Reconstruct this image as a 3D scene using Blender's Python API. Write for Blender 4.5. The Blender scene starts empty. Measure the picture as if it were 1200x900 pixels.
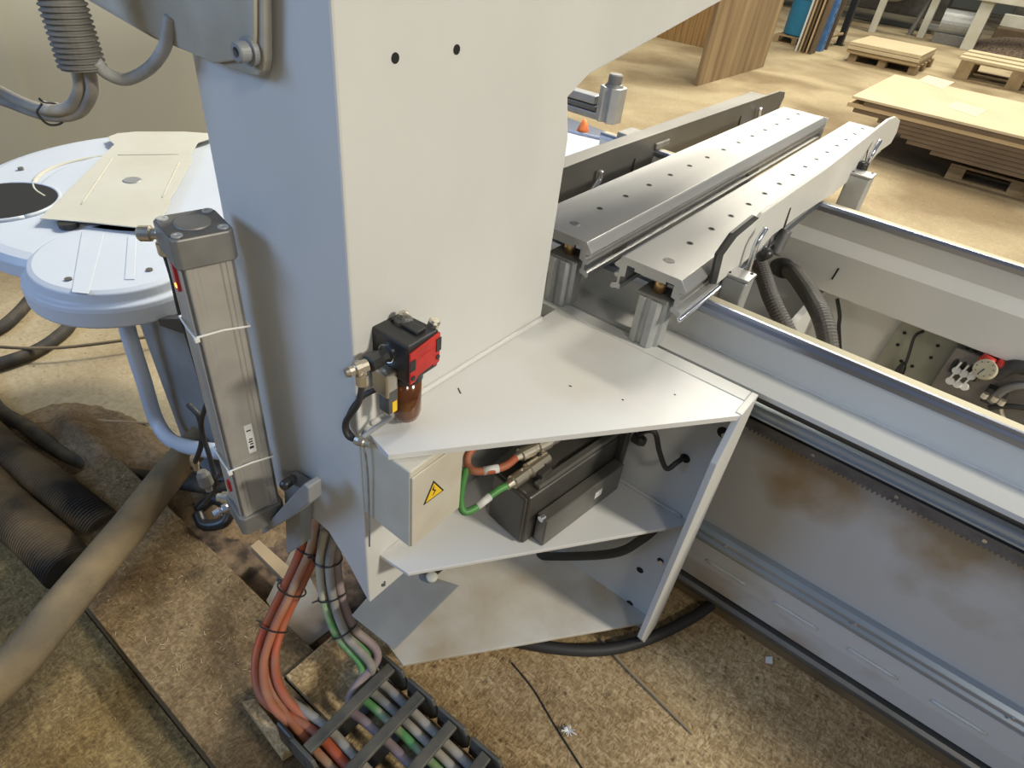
import bpy, bmesh, math, random
from mathutils import Vector, Matrix
random.seed(7)
SC = bpy.context.scene
COL = SC.collection
PI = math.pi

# ------------------------------------------------------------------ camera
F = 734.9757
RX, RY, RZ = (0.77986693, 0.61748069, 0.10259224), (0.44606385, -0.43325354, -0.78314648), (-0.43912938, 0.65651274, -0.61331592)
CAMH = 1.65
def U(u, v, X=None, Y=None, Z=None):
    """point of the place seen at photograph pixel (u, v) on a given plane"""
    a, b, c = u - 600, v - 450, F
    d = Vector([RX[i] * a + RY[i] * b + RZ[i] * c for i in range(3)])
    if X is not None: t = X / d.x
    elif Y is not None: t = Y / d.y
    else: t = (Z - CAMH) / d.z
    return Vector((0, 0, CAMH)) + d * t
cam = bpy.data.cameras.new('camera'); co = bpy.data.objects.new('camera', cam); COL.objects.link(co)
cam.sensor_width = 36; cam.lens = F / 1200 * 36; cam.clip_start = .02; cam.clip_end = 200
co.matrix_world = Matrix(((RX[0], -RY[0], -RZ[0], 0), (RX[1], -RY[1], -RZ[1], 0), (RX[2], -RY[2], -RZ[2], CAMH), (0, 0, 0, 1)))
# M columns: right, up, back
SC.camera = co

# ------------------------------------------------------------------ light
SC.view_settings.view_transform = 'Standard'; SC.view_settings.look = 'None'
SC.view_settings.gamma = 1; SC.view_settings.use_curve_mapping = False
SC.view_settings.exposure = -0.10
w = bpy.data.worlds.new('hall'); SC.world = w; w.use_nodes = True
w.node_tree.nodes['Background'].inputs[0].default_value = (.62, .76, 1.0, 1)
w.node_tree.nodes['Background'].inputs[1].default_value = .17
def area(name, loc, aim, sx, sy, power, col):
    l = bpy.data.lights.new(name, 'AREA'); l.shape = 'RECTANGLE'; l.size = sx; l.size_y = sy; l.energy = power; l.color = col
    o = bpy.data.objects.new(name, l); COL.objects.link(o); o.location = loc
    o.rotation_euler = (Vector(aim) - Vector(loc)).to_track_quat('-Z', 'Y').to_euler()
    return o
area('warm_lamp', (5.2, 1.65, 4.5), (-.3, .9, .6), .8, .5, 390, (1, .93, .79))
area('warm_lamp', (-.4, 5.6, 5.4), (-.6, 1, .6), 1.4, .4, 150, (1, .93, .80))
area('warm_lamp', (3.4, -1.8, 4.6), (.2, 1.2, .3), .8, .6, 60, (1, .92, .78))  # added warm fill, out of view, to brighten the bed's front
area('warm_lamp', (-2.5, 9.5, 7), (-2, 9.5, 0), 5, 3, 900, (1, .93, .76))
area('warm_lamp', (0, 17, 7), (-.5, 16, 0), 6, 3, 900, (1, .93, .76))
area('warm_lamp', (-2.1, 4.7, 4.9), (-1.5, .5, 0), .6, .5, 330, (1, .93, .80))
area('daylight_window', (-3.0, -3.2, 3.2), (-.8, .6, .9), 2.2, 1.6, 125, (.36, .58, 1))

# ------------------------------------------------------------------ materials
def mat(name, col, rough=.5, metal=0, bump=0, bscale=60, var=0, vscale=8, col2=None, trans=0, emit=0, spec=None, stretch=None, lo=.35, hi=.65, detail=6, coat=0):
    m = bpy.data.materials.new(name); m.use_nodes = True; nt = m.node_tree; n = nt.nodes; L = nt.links
    b = n['Principled BSDF']; b.inputs['Roughness'].default_value = rough; b.inputs['Metallic'].default_value = metal
    b.inputs['Base Color'].default_value = (*col, 1)
    if trans: b.inputs['Transmission Weight'].default_value = trans
    if coat: b.inputs['Coat Weight'].default_value = coat
    if spec is not None: b.inputs['Specular IOR Level'].default_value = spec
    if emit: b.inputs['Emission Color'].default_value = (*col, 1); b.inputs['Emission Strength'].default_value = emit
    if var or col2 or bump:
        tc = n.new('ShaderNodeTexCoord'); mp = n.new('ShaderNodeMapping'); L.new(tc.outputs['Object'], mp.inputs[0])
        if stretch: mp.inputs['Scale'].default_value = stretch
    if var or col2:
        nz = n.new('ShaderNodeTexNoise'); nz.inputs['Scale'].default_value = vscale; nz.inputs['Detail'].default_value = detail; L.new(mp.outputs[0], nz.inputs['Vector'])
        r = n.new('ShaderNodeValToRGB'); r.color_ramp.elements[0].position = lo; r.color_ramp.elements[1].position = hi
        c2 = col2 or tuple(c * (1 - var) for c in col)
        r.color_ramp.elements[0].color = (*c2, 1); r.color_ramp.elements[1].color = (*col, 1)
        L.new(nz.outputs['Fac'], r.inputs[0]); L.new(r.outputs[0], b.inputs['Base Color'])
    if bump:
        nb = n.new('ShaderNodeTexNoise'); nb.inputs['Scale'].default_value = bscale; nb.inputs['Detail'].default_value = 5; L.new(mp.outputs[0], nb.inputs['Vector'])
        bp = n.new('ShaderNodeBump'); bp.inputs['Strength'].default_value = bump; bp.inputs['Distance'].default_value = .003
        L.new(nb.outputs['Fac'], bp.inputs['Height']); L.new(bp.outputs[0], b.inputs['Normal'])
    return m
def chipmat(name, c_lo, c_mid, c_hi, scale=150, dark=(.07, .045, .025), bump=.6, blotch=1.3):
    """pressed wood chips / sawdust: short random strands, dark specks, broad stains"""
    m = bpy.data.materials.new(name); m.use_nodes = True; nt = m.node_tree; n = nt.nodes; L = nt.links
    b = n['Principled BSDF']; b.inputs['Roughness'].default_value = .85; b.inputs['Specular IOR Level'].default_value = .2
    tc = n.new('ShaderNodeTexCoord')
    def noise(s, d, dist=0, st=(1, 1, 1)):
        mp = n.new('ShaderNodeMapping'); mp.inputs['Scale'].default_value = st; L.new(tc.outputs['Object'], mp.inputs[0])
        z = n.new('ShaderNodeTexNoise'); z.inputs['Scale'].default_value = s; z.inputs['Detail'].default_value = d; z.inputs['Distortion'].default_value = dist
        L.new(mp.outputs[0], z.inputs['Vector']); return z.outputs['Fac']
    def ramp(src, stops):
        r = n.new('ShaderNodeValToRGB'); e = r.color_ramp.elements
        e[0].position, e[0].color = stops[0][0], (*stops[0][1], 1); e[1].position, e[1].color = stops[-1][0], (*stops[-1][1], 1)
        for p, c in stops[1:-1]: q = e.new(p); q.color = (*c, 1)
        L.new(src, r.inputs[0]); return r.outputs[0]
    def mix(f, a, c, mode='MIX'):
        x = n.new('ShaderNodeMix'); x.data_type = 'RGBA'; x.blend_type = mode
        if isinstance(f, float): x.inputs['Factor'].default_value = f
        else: L.new(f, x.inputs['Factor'])
        L.new(a, x.inputs['A']); L.new(c, x.inputs['B']); return x.outputs['Result']
    strands = noise(scale, 3, 1.5, (1, .45, 1)); strands2 = noise(scale * .8, 3, 1.5, (.45, 1, 1))
    base = mix(noise(scale * .25, 2), ramp(strands, [(.3, c_lo), (.5, c_mid), (.68, c_hi)]), ramp(strands2, [(.3, c_lo), (.5, c_mid), (.7, c_hi)]))
    blot = ramp(noise(blotch, 5, .4), [(.36, (.55, .5, .46)), (.6, (1.0, 1.0, 1.0))])
    base = mix(1.0, base, blot, 'MULTIPLY')
    vo = n.new('ShaderNodeTexVoronoi'); vo.inputs['Scale'].default_value = scale * .22; L.new(tc.outputs['Object'], vo.inputs['Vector'])
    sp = ramp(vo.outputs['Distance'], [(.05, (.75, .75, .75)), (.16, (0, 0, 0))])
    dk = n.new('ShaderNodeRGB'); dk.outputs[0].default_value = (*dark, 1)
    base = mix(sp, base, dk.outputs[0])
    L.new(base, b.inputs['Base Color'])
    bp = n.new('ShaderNodeBump'); bp.inputs['Strength'].default_value = bump; bp.inputs['Distance'].default_value = .004
    L.new(strands, bp.inputs['Height']); L.new(bp.outputs[0], b.inputs['Normal'])
    return m
M = {}
M['paint'] = mat('machine_paint', (.61, .61, .58), .42, bump=.06, bscale=160, var=.07, vscale=2.5, stretch=(1.5, 1.5, .8))
M['paint_dusty'] = mat('dusty_machine_paint', (.52, .51, .48), .6, col2=(.34, .235, .13), vscale=2.6, lo=.30, hi=.50, stretch=(1, 1, 1.6), bump=.1, bscale=150)
M['shelf'] = mat('shelf_paint', (.63, .63, .61), .38, col2=(.57, .55, .50), vscale=4, lo=.25, hi=.5, bump=.05, bscale=140)
M['shelf_dusty'] = mat('dusty_shelf_paint', (.58, .56, .50), .55, col2=(.36, .28, .17), vscale=3.5, lo=.35, hi=.6, bump=.1, bscale=200)
M['alu'] = mat('brushed_aluminium', (.46, .46, .455), .38, .7, bump=.05, bscale=300, var=.12, vscale=10, stretch=(1, .1, 1))
M['alu_dark'] = mat('worn_aluminium', (.21, .205, .19), .42, .6, var=.25, vscale=7, bump=.06, bscale=200, stretch=(1, .3, 1))
M['alu_cyl'] = mat('anodised_aluminium', (.50, .48, .44), .40, .45, var=.15, vscale=14, bump=.05, bscale=250)
M['alu_matt'] = mat('matt_aluminium', (.46, .47, .465), .5, .5, var=.12, vscale=20)
M['steel'] = mat('polished_steel', (.66, .69, .74), .22, .95)
M['rail'] = mat('rail_steel', (.34, .37, .45), .3, .85, var=.2, vscale=6, stretch=(.3, 1, 1))
M['rack'] = mat('rack_steel', (.20, .20, .21), .5, .6, var=.3, vscale=30)
M['cream'] = mat('cream_strip', (.44, .41, .30), .85, spec=.1)
M['nickel'] = mat('nickel_fitting', (.62, .57, .47), .3, .9)
M['brass'] = mat('brass', (.62, .40, .18), .35, .85)
M['cap'] = mat('dark_cast_metal', (.135, .135, .135), .5, .3, var=.3, vscale=30, bump=.1)
M['cap_mid'] = mat('grey_cast_metal', (.24, .235, .22), .5, .4, var=.2, vscale=20)
M['black'] = mat('black_plastic', (.022, .022, .022), .38)
M['rubber'] = mat('black_rubber', (.028, .027, .026), .6, bump=.1, bscale=90)
M['rubber_dusty'] = mat('dusty_rubber', (.03, .027, .024), .75, col2=(.10, .08, .05), vscale=9, lo=.3, hi=.55)
M['hose_dusty'] = mat('dusty_hose', (.26, .195, .11), .9, col2=(.12, .10, .07), vscale=5, detail=10, bump=.5, spec=.1, bscale=120)
M['coilm'] = mat('dusty_grey_boot', (.20, .19, .165), .7, var=.3, vscale=20)
M['cable_grey'] = mat('grey_cable', (.40, .40, .38), .55, col2=(.20, .19, .165), vscale=14)
M['cable_beige'] = mat('dusty_grey_cable', (.40, .36, .29), .75, col2=(.20, .19, .17), vscale=12, bump=.2)
M['cable_orange'] = mat('orange_cable', (.44, .075, .022), .6, col2=(.33, .13, .07), vscale=14)
M['cable_orange_d'] = mat('dusty_orange_cable', (.36, .13, .065), .75, col2=(.38, .25, .16), vscale=9, bump=.2, lo=.42, hi=.58)
M['cable_green'] = mat('green_cable', (.08, .30, .07), .5, col2=(.06, .2, .05), vscale=14)
M['cable_green_d'] = mat('dusty_green_cable', (.10, .27, .09), .7, col2=(.38, .34, .25), vscale=9, lo=.48, hi=.58, bump=.2)
M['cable_purple'] = mat('mauve_cable', (.22, .16, .17), .7, col2=(.3, .24, .2), vscale=9)
M['white'] = mat('white_plastic', (.75, .75, .72), .5)
M['tie'] = mat('white_nylon', (.72, .72, .68), .45)
M['red'] = mat('red_cover', (.55, .03, .02), .45, var=.25, vscale=40)
M['redlamp'] = mat('red_sensor', (.5, .02, .02), .3)
M['ledglow'] = mat('orange_led', (1, .35, .05), .3, emit=4)
M['amber'] = mat('amber_glass', (.20, .07, .012), .12, coat=.5, col2=(.07, .02, .004), vscale=12)
M['yellow'] = mat('warning_yellow', (.85, .55, .02), .5)
M['boxpaint'] = mat('box_paint', (.62, .60, .50), .45, col2=(.50, .46, .37), vscale=5, bump=.06, bscale=90)
M['motor'] = mat('black_motor_metal', (.11, .105, .095), .42, .55, var=.3, vscale=10)
M['motor_mid'] = mat('gunmetal', (.25, .24, .22), .4, .7, var=.2, vscale=10)
M['chain'] = mat('dusty_black_plastic', (.055, .055, .05), .55, col2=(.12, .11, .085), vscale=15)
M['hood'] = mat('white_moulded_plastic', (.54, .59, .66), .4, var=.05, vscale=3)
M['lid'] = mat('cream_sheet', (.53, .525, .46), .7, col2=(.47, .455, .37), vscale=4, bump=.08, bscale=30)
M['greyplate'] = mat('grey_steel_plate', (.30, .31, .31), .5, .2, var=.2, vscale=8)
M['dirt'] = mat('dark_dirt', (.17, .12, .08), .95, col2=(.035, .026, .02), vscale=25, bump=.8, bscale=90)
M['floor'] = chipmat('sawdust_floor', (.32, .26, .16), (.39, .32, .20), (.46, .385, .25), 60, dark=(.30, .22, .12), bump=.35, blotch=.8)
M['hose_grey'] = mat('grey_ribbed_hose', (.085, .083, .078), .6, col2=(.12, .11, .10), vscale=6)
M['hose_black'] = mat('sawdust_covered_black_hose', (.022, .02, .018), .8, col2=(.19, .14, .08), vscale=4, lo=.38, hi=.62, detail=12, bump=.3, bscale=120)
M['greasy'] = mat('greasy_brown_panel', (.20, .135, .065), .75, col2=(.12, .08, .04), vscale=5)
M['note'] = mat('paper_note', (.64, .54, .36), .7)
M['bracketpaint'] = mat('dusty_bracket_paint', (.50, .47, .39), .55, col2=(.36, .32, .24), vscale=7, bump=.08, bscale=150)
M['greyplate_dark'] = mat('dirty_grey_plate', (.20, .19, .17), .7, col2=(.14, .11, .08), vscale=8)
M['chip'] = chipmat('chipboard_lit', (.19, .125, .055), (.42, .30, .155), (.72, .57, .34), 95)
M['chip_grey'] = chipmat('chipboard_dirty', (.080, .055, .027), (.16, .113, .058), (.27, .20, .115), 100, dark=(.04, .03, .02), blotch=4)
M['chip_olive'] = chipmat('chipboard_worn', (.10, .07, .028), (.21, .15, .065), (.38, .29, .135), 110, dark=(.05, .03, .012))
M['wall'] = mat('beige_wall', (.31, .305, .255), .7, var=.12, vscale=1.2)
M['woodpale'] = mat('pale_sheet', (.56, .46, .29), .7, var=.12, vscale=2)
M['woodtan'] = mat('tan_sheet', (.45, .33, .18), .7, var=.15, vscale=2)
M['wooddark'] = mat('brown_sheet', (.14, .095, .055), .8, var=.25, vscale=3)
M['palletwood'] = mat('pallet_wood', (.33, .24, .13), .85, var=.35, vscale=5)
M['veneer'] = mat('striped_wood', (.40, .29, .16), .6, col2=(.22, .145, .075), vscale=2.2, stretch=(1, 4, .25), lo=.35, hi=.65)
M['veneer_light'] = mat('orange_wood', (.5, .31, .12), .6, col2=(.3, .17, .07), vscale=3, stretch=(9, 1, .35), lo=.35, hi=.6)
M['rackblue'] = mat('rack_blue_paint', (.07, .20, .48), .5, var=.3, vscale=9)
M['teal'] = mat('teal_blue_paint', (.03, .22, .40), .5)
M['hole'] = mat('hole_dark', (.012, .012, .012), .9)
M['orangep'] = mat('orange_plastic', (.8, .2, .05), .5)
M['splinter'] = mat('splinter_wood', (.32, .24, .14), .8)
M['label'] = mat('paper_label', (.62, .62, .60), .6)
M['ltgreen'] = mat('olive_plate', (.30, .30, .235), .7, var=.25, vscale=9)

M['rail_pale'] = mat('pale_blue_rail_steel', (.44, .50, .56), .35, .6, var=.2, vscale=6, stretch=(.3, 1, 1))
def dusty_panel():
    m = mat('dusty_side_panel', (.50, .49, .465), .6, bump=.08, bscale=150); nt = m.node_tree; n = nt.nodes; L = nt.links; b = n['Principled BSDF']
    tc = n.new('ShaderNodeTexCoord'); sx = n.new('ShaderNodeSeparateXYZ'); L.new(tc.outputs['Object'], sx.inputs[0])
    z = n.new('ShaderNodeTexNoise'); z.inputs['Scale'].default_value = 5; z.inputs['Detail'].default_value = 6; L.new(tc.outputs['Object'], z.inputs['Vector'])
    a = n.new('ShaderNodeMath'); a.operation = 'MULTIPLY_ADD'; L.new(sx.outputs['Z'], a.inputs[0]); a.inputs[1].default_value = 1.3; L.new(z.outputs['Fac'], a.inputs[2])
    r = n.new('ShaderNodeValToRGB'); r.color_ramp.elements[0].position = .80; r.color_ramp.elements[1].position = 1.0
    q = n.new('ShaderNodeMath'); q.operation = 'MULTIPLY'; q.inputs[1].default_value = .7; L.new(a.outputs[0], q.inputs[0])
    L.new(q.outputs[0], r.inputs[0]); r.color_ramp.elements[0].color = (.50, .49, .465, 1); r.color_ramp.elements[1].color = (.33, .235, .13, 1)
    L.new(r.outputs[0], b.inputs['Base Color']); return m
M['panel'] = dusty_panel()

# ------------------------------------------------------------------ mesh helpers
def link(name, bm, m, parent=None, smooth=False, bevel=0, seg=2):
    me = bpy.data.meshes.new(name)
    bmesh.ops.recalc_face_normals(bm, faces=bm.faces); bm.to_mesh(me); bm.free()
    me.materials.append(M[m] if isinstance(m, str) else m)
    o = bpy.data.objects.new(name, me); COL.objects.link(o)
    if smooth:
        for p in me.polygons: p.use_smooth = True
    if bevel:
        md = o.modifiers.new('bevel', 'BEVEL'); md.width = bevel; md.segments = seg; md.limit_method = 'ANGLE'; md.angle_limit = math.radians(40)
    if parent is not None:
        o.parent = parent; o.matrix_parent_inverse = parent.matrix_world.inverted()
    return o
def thing(name, label, cat, loc=(0, 0, 0), group=None):
    o = bpy.data.objects.new(name, None); COL.objects.link(o); o.location = loc; o.empty_display_size = .02
    o.matrix_world = Matrix.Translation(Vector(loc))
    o['label'] = label; o['category'] = cat
    if group: o['group'] = group
    return o
def tag(o, label, cat, group=None, kind=None):
    if label: o['label'] = label; o['category'] = cat
    if group: o['group'] = group
    if kind: o['kind'] = kind
    return o
def B(): return bmesh.new()
def box(bm, x0, x1, y0, y1, z0, z1, mtx=None):
    v = [bm.verts.new(Vector(p)) for p in ((x0, y0, z0), (x1, y0, z0), (x1, y1, z0), (x0, y1, z0), (x0, y0, z1), (x1, y0, z1), (x1, y1, z1), (x0, y1, z1))]
    for f in ((3, 2, 1, 0), (4, 5, 6, 7), (0, 1, 5, 4), (1, 2, 6, 5), (2, 3, 7, 6), (3, 0, 4, 7)): bm.faces.new([v[i] for i in f])
    if mtx is not None:
        for q in v: q.co = mtx @ q.co
    return bm
def prism(bm, pts, ext):
    ext = Vector(ext); a = [bm.verts.new(Vector(p)) for p in pts]; b = [bm.verts.new(Vector(p) + ext) for p in pts]
    n = len(pts); bm.faces.new(a); bm.faces.new(b[::-1])
    for i in range(n): bm.faces.new((a[i], b[i], b[(i + 1) % n], a[(i + 1) % n]))
    return bm
def frame(d):
    d = d.normalized(); u = d.cross(Vector((0, 0, 1)))
    if u.length < .05: u = d.cross(Vector((1, 0, 0)))
    u.normalize(); return u, d.cross(u).normalized()
def cyl(bm, p0, p1, r0, r1=None, n=20):
    p0, p1 = Vector(p0), Vector(p1); r1 = r0 if r1 is None else r1; u, v = frame(p1 - p0)
    a = [bm.verts.new(p0 + (u * math.cos(t) + v * math.sin(t)) * r0) for t in [2 * PI * i / n for i in range(n)]]
    b = [bm.verts.new(p1 + (u * math.cos(t) + v * math.sin(t)) * r1) for t in [2 * PI * i / n for i in range(n)]]
    bm.faces.new(a); bm.faces.new(b[::-1])
    for i in range(n): bm.faces.new((a[i], b[i], b[(i + 1) % n], a[(i + 1) % n]))
    return bm
def lathe(bm, p0, axis, prof, n=24):
    """prof: (distance along axis, radius) pairs"""
    p0 = Vector(p0); ax = Vector(axis).normalized(); u, v = frame(ax); rings = []
    for s, r in prof: rings.append([bm.verts.new(p0 + ax * s + (u * math.cos(2 * PI * i / n) + v * math.sin(2 * PI * i / n)) * max(r, 1e-4)) for i in range(n)])
    for a, b in zip(rings, rings[1:]):
        for i in range(n): bm.faces.new((a[i], b[i], b[(i + 1) % n], a[(i + 1) % n]))
    bm.faces.new(rings[0]); bm.faces.new(rings[-1][::-1]); return bm
def smoothpath(pts, k=10):
    pts = [Vector(p) for p in pts]
    if len(pts) < 3: return [pts[0].lerp(pts[-1], i / k) for i in range(k + 1)]
    P = [pts[0] * 2 - pts[1]] + pts + [pts[-1] * 2 - pts[-2]]; out = []
    for i in range(1, len(P) - 2):
        a, b, c, d = P[i - 1:i + 3]
        for j in range(k):
            t = j / k; out.append(.5 * ((2 * b) + (c - a) * t + (2 * a - 5 * b + 4 * c - d) * t * t + (3 * b - a - 3 * c + d) * t ** 3))
    out.append(pts[-1]); return out
def tube(bm, pts, r, n=12, k=10, rib=0, pitch=.008, closed=False):
    p = smoothpath(pts, k)
    if rib:                                   # resample finely for ribs
        L = [0]
        for a, b in zip(p, p[1:]): L.append(L[-1] + (b - a).length)
        st = pitch / 4; q = []; s = 0; i = 0
        while s < L[-1]:
            while L[i + 1] < s: i += 1
            q.append(p[i].lerp(p[i + 1], (s - L[i]) / max(1e-9, L[i + 1] - L[i]))); s += st
        p = q
    T = [(p[min(i + 1, len(p) - 1)] - p[max(i - 1, 0)]).normalized() for i in range(len(p))]
    u, _ = frame(T[0]); rings = []
    for i, (q, t) in enumerate(zip(p, T)):
        u = (u - t * u.dot(t)).normalized(); v = t.cross(u)
        rr = r[0] + (r[1] - r[0]) * i / (len(p) - 1) if isinstance(r, tuple) else r
        if rib: rr += rib * (1, 1, -1, -1)[i % 4]
        rings.append([bm.verts.new(q + (u * math.cos(2 * PI * j / n) + v * math.sin(2 * PI * j / n)) * rr) for j in range(n)])
    for a, b in zip(rings, rings[1:]):
        for j in range(n): bm.faces.new((a[j], b[j], b[(j + 1) % n], a[(j + 1) % n]))
    bm.faces.new(rings[0]); bm.faces.new(rings[-1][::-1]); return bm
def cable(name, pts, r, m, label=None, cat='cable', parent=None, group=None, n=12, rib=0, pitch=.008):
    o = link(name, tube(B(), pts, r, n=n, rib=rib, pitch=pitch), m, parent, smooth=not rib)
    if label: tag(o, label, cat, group)
    return o
def copy_tree(o, parent=None):
    c = o.copy(); COL.objects.link(c)
    if parent is not None: c.parent = parent
    for ch in list(o.children): copy_tree(ch, c)
    return c
def rot_z(bm, a, c):
    bmesh.ops.rotate(bm, verts=bm.verts, cent=Vector(c), matrix=Matrix.Rotation(a, 3, 'Z')); return bm

# ================================================================== SETTING
GZ = -.11                                     # hall floor level; chipboard sheets lie on it
bm = B(); box(bm, -14, 9, -3, 34, GZ - .2, GZ)
o = link('floor', bm, 'floor'); o['kind'] = 'structure'
bm = B(); box(bm, -4.4, -4.2, -3, 3.2, GZ, 4)
for y in (-.9, .75): box(bm, -4.2, -4.17, y, y + .5, GZ, 4)
o = link('wall_left', bm, 'wall'); o['kind'] = 'structure'
bm = B(); box(bm, -14, 9, 34, 34.2, GZ, 8); o = link('wall_back', bm, 'wall'); o['kind'] = 'structure'

# chipboard sheets
bm = B(); prism(bm, [(-1.9, .145, GZ), (-.1, .145, GZ), (-.1, .37, GZ), (-.832, .37, GZ), (-.832, .468, GZ), (-1.9, .468, GZ)], (0, 0, -GZ))
tag(link('chipboard_sheet', bm, 'chip_grey', bevel=.002), 'long dusty chipboard strip running along the trench below the beige hose', 'board')
bm = B(); box(bm, -.829, 2.2, .375, 1.62, GZ, .012)
tag(link('chipboard_sheet', bm, 'chip', bevel=.002), 'chipboard sheet under the cable chain and the machine bed', 'board')
bm = B(); box(bm, -2.2, .3, -.7, .143, GZ, GZ + .012)
tag(link('chipboard_sheet', bm, 'chip_olive', bevel=.002), 'lowest chipboard sheet at the bottom left corner, olive brown', 'board')
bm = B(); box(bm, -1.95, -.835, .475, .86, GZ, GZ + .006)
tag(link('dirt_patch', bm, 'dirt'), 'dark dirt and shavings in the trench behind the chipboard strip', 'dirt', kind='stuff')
bm = B(); prism(bm, [(*U(312, 705, Z=-.04).xy, -.045), (*U(352, 765, Z=-.04).xy, -.045), (*U(392, 735, Z=-.04).xy, -.045), (*U(345, 640, Z=-.04).xy, -.045)], (0, 0, .01))
tag(link('floor_plate', bm, 'greyplate_dark', bevel=.001), 'grey steel plate lying in the trench between the cable bundles', 'plate')
bm = B(); prism(bm, [U(283, 822, Z=.03), U(298, 818, Z=.03), U(345, 876, Z=.03), U(330, 886, Z=.03)], (0, 0, -.03))
tag(link('wood_block', bm, 'chip', bevel=.002), 'short narrow wood batten beside the cable chain end', 'wood')
bm = B(); prism(bm, [U(293, 640, Z=-.02), U(303, 632, Z=-.02), U(348, 672, Z=-.02), U(335, 682, Z=-.02)], (0, 0, -.03))
tag(link('wood_block', bm, 'splinter', bevel=.002), 'pale wood strip lying in the trench below the cylinder', 'wood')

# ================================================================== MACHINE BED
bed = thing('machine_bed', 'long grey welded machine bed with guide rails and toothed rack', 'machine', (1, 1.5, .01))
X0, X1 = -1.15, 2.2
def alongx(name, prof, m, parent=bed, x0=X0, x1=X1, **k):
    return link(name, prism(B(), [(x0, y, z) for y, z in prof], (x1 - x0, 0, 0)), m, parent, **k)
zl = .895
# near beam: ledge plate, upper web, face
alongx('ledge_plate', [(1.157, zl - .012), (1.157, zl), (1.30, zl), (1.30, zl - .012)], 'paint', bevel=.001)
alongx('upper_web', [(1.239, zl), (1.239, .972), (1.30, .972), (1.30, zl)], 'paint')
bm = B()
tube(bm, [(-.6 + k * .035, 1.239, zl + .001 + .0012 * (k % 3 == 0)) for k in range(78)], .0035, n=6, k=3)
link('weld_bead', bm, 'paint', bed, smooth=True)
rail = alongx('guide_rail', [(1.232, .973), (1.232, .986), (1.238, .992), (1.238, .999), (1.247, .999), (1.247, .973)], 'rail', bevel=.0012)
alongx('cream_strip', [(1.247, .973), (1.247, .998), (1.270, .998), (1.270, .973)], 'cream')
Yw = 1.335
alongx('side_panel', [(Yw, .12), (Yw, zl - .012), (1.40, zl - .012), (1.40, .12)], 'panel')
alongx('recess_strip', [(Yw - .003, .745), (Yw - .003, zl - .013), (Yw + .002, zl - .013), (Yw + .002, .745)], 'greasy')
alongx('profile_rail', [(1.200, .803), (1.200, .808), (1.206, .810), (1.206, .815), (1.200, .817), (1.200, .823), (1.207, .829), (1.222, .829), (1.222, .803)], 'rail_pale', bevel=.0006)
alongx('profile_rail_support', [(1.222, .806), (1.222, .822), (Yw - .004, .822), (Yw - .004, .806)], 'hole')  # coloured black to stand in for the shadow gap under the ledge
rk = alongx('toothed_rack', [(1.285, .708), (1.285, .735), (Yw, .735), (Yw, .708)], 'rack', bevel=.001)
alongx('rack_flange', [(1.275, .735), (1.275, .743), (Yw, .743), (Yw, .735)], 'alu_dark', bevel=.001)
bm = B(); x = -.17
while x < .62:
    prism(bm, [(x, 1.288, .708), (x + .0075, 1.288, .708), (x + .0055, 1.288, .700), (x + .002, 1.288, .700)], (0, .03, 0)); x += .0105
link('rack_teeth', bm, 'rack', rk)
for x in (-.02, .16, .33, .5):
    link('bolt', cyl(B(), (x, 1.287, .722), (x, 1.2835, .722), .0045), 'steel', rk)
# lower guide rail
alongx('lower_guide_rail', [(Yw, .262), (1.312, .264), (1.303, .272), (1.303, .284), (1.312, .290), (1.312, .294), (1.305, .298), (1.305, .308), (1.316, .316), (Yw, .318)], 'rail_pale', bevel=.0015)
for x in (-.10, .25, .6):
    link('bolt', cyl(B(), (x, 1.306, .303), (x, 1.300, .303), .004), 'steel', bed)
alongx('lower_flange', [(1.306, .118), (1.300, .124), (1.300, .19), (1.312, .262), (Yw, .262), (Yw, .118)], 'paint_dusty', bevel=.002)
bm = None
for k in range(6):
    x = -.13 + k * .2; link('weld_bead', tube(B(), [(x, 1.302, .213), (x + .06, 1.301, .214), (x + .12, 1.302, .213)], .004, n=6, k=3), 'paint', bed, smooth=True)
alongx('groove_filler', [(1.332, .09), (1.332, .12), (1.35, .12), (1.35, .09)], 'black')
alongx('base_strip', [(1.304, .066), (1.298, .074), (1.298, .084), (1.308, .092), (1.345, .092), (1.345, .062), (1.304, .062)], 'alu_dark', bevel=.0015)
alongx('base_beam', [(1.318, .012), (1.318, .062), (1.40, .062), (1.40, .012)], 'greasy', bevel=.002)
# far beam
yf = 2.08
zb = U(1086, 387, Y=yf).z
c0 = U(1100, 318, Y=yf).z; c1 = U(1100, 338, Y=yf - .02).z
far = alongx('far_beam', [(yf, .985), (yf, c0), (yf - .022, c1), (yf - .022, zb + .008), (yf, zb), (yf + .10, zb), (yf + .10, .985)], 'paint', bevel=.002)
alongx('far_guide_rail', [(yf - .005, .985), (yf - .005, .998), (yf, 1.006), (yf + .012, 1.006), (yf + .012, .985)], 'rail', bevel=.001)
alongx('far_cream_strip', [(yf + .012, .985), (yf + .012, 1.003), (yf + .04, 1.003), (yf + .04, .985)], 'cream')
# lower part of the far side, seen under the far beam
bm = B(); prism(bm, [(X0, 2.16, .2), (X1, 2.16, .2), (X1, 2.16, zb), (X0, 2.16, zb)], (0, .02, 0)); link('inner_panel', bm, 'paint', bed)
bm = B(); box(bm, X0, X1, 1.40, 2.16, .18, .2); link('trough_floor', bm, 'paint_dusty', bed)
bm = B(); box(bm, X0, X1, 1.41, 2.14, .012, .18); link('bed_base', bm, 'greyplate', bed)
# cross rib between beams, behind the hoses
pa = U(964, 350, Y=2.13); bm = B(); box(bm, pa.x - .02, pa.x, 1.42, 2.158, .2, zb - .005); link('cross_rib', bm, 'paint', bed)
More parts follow.
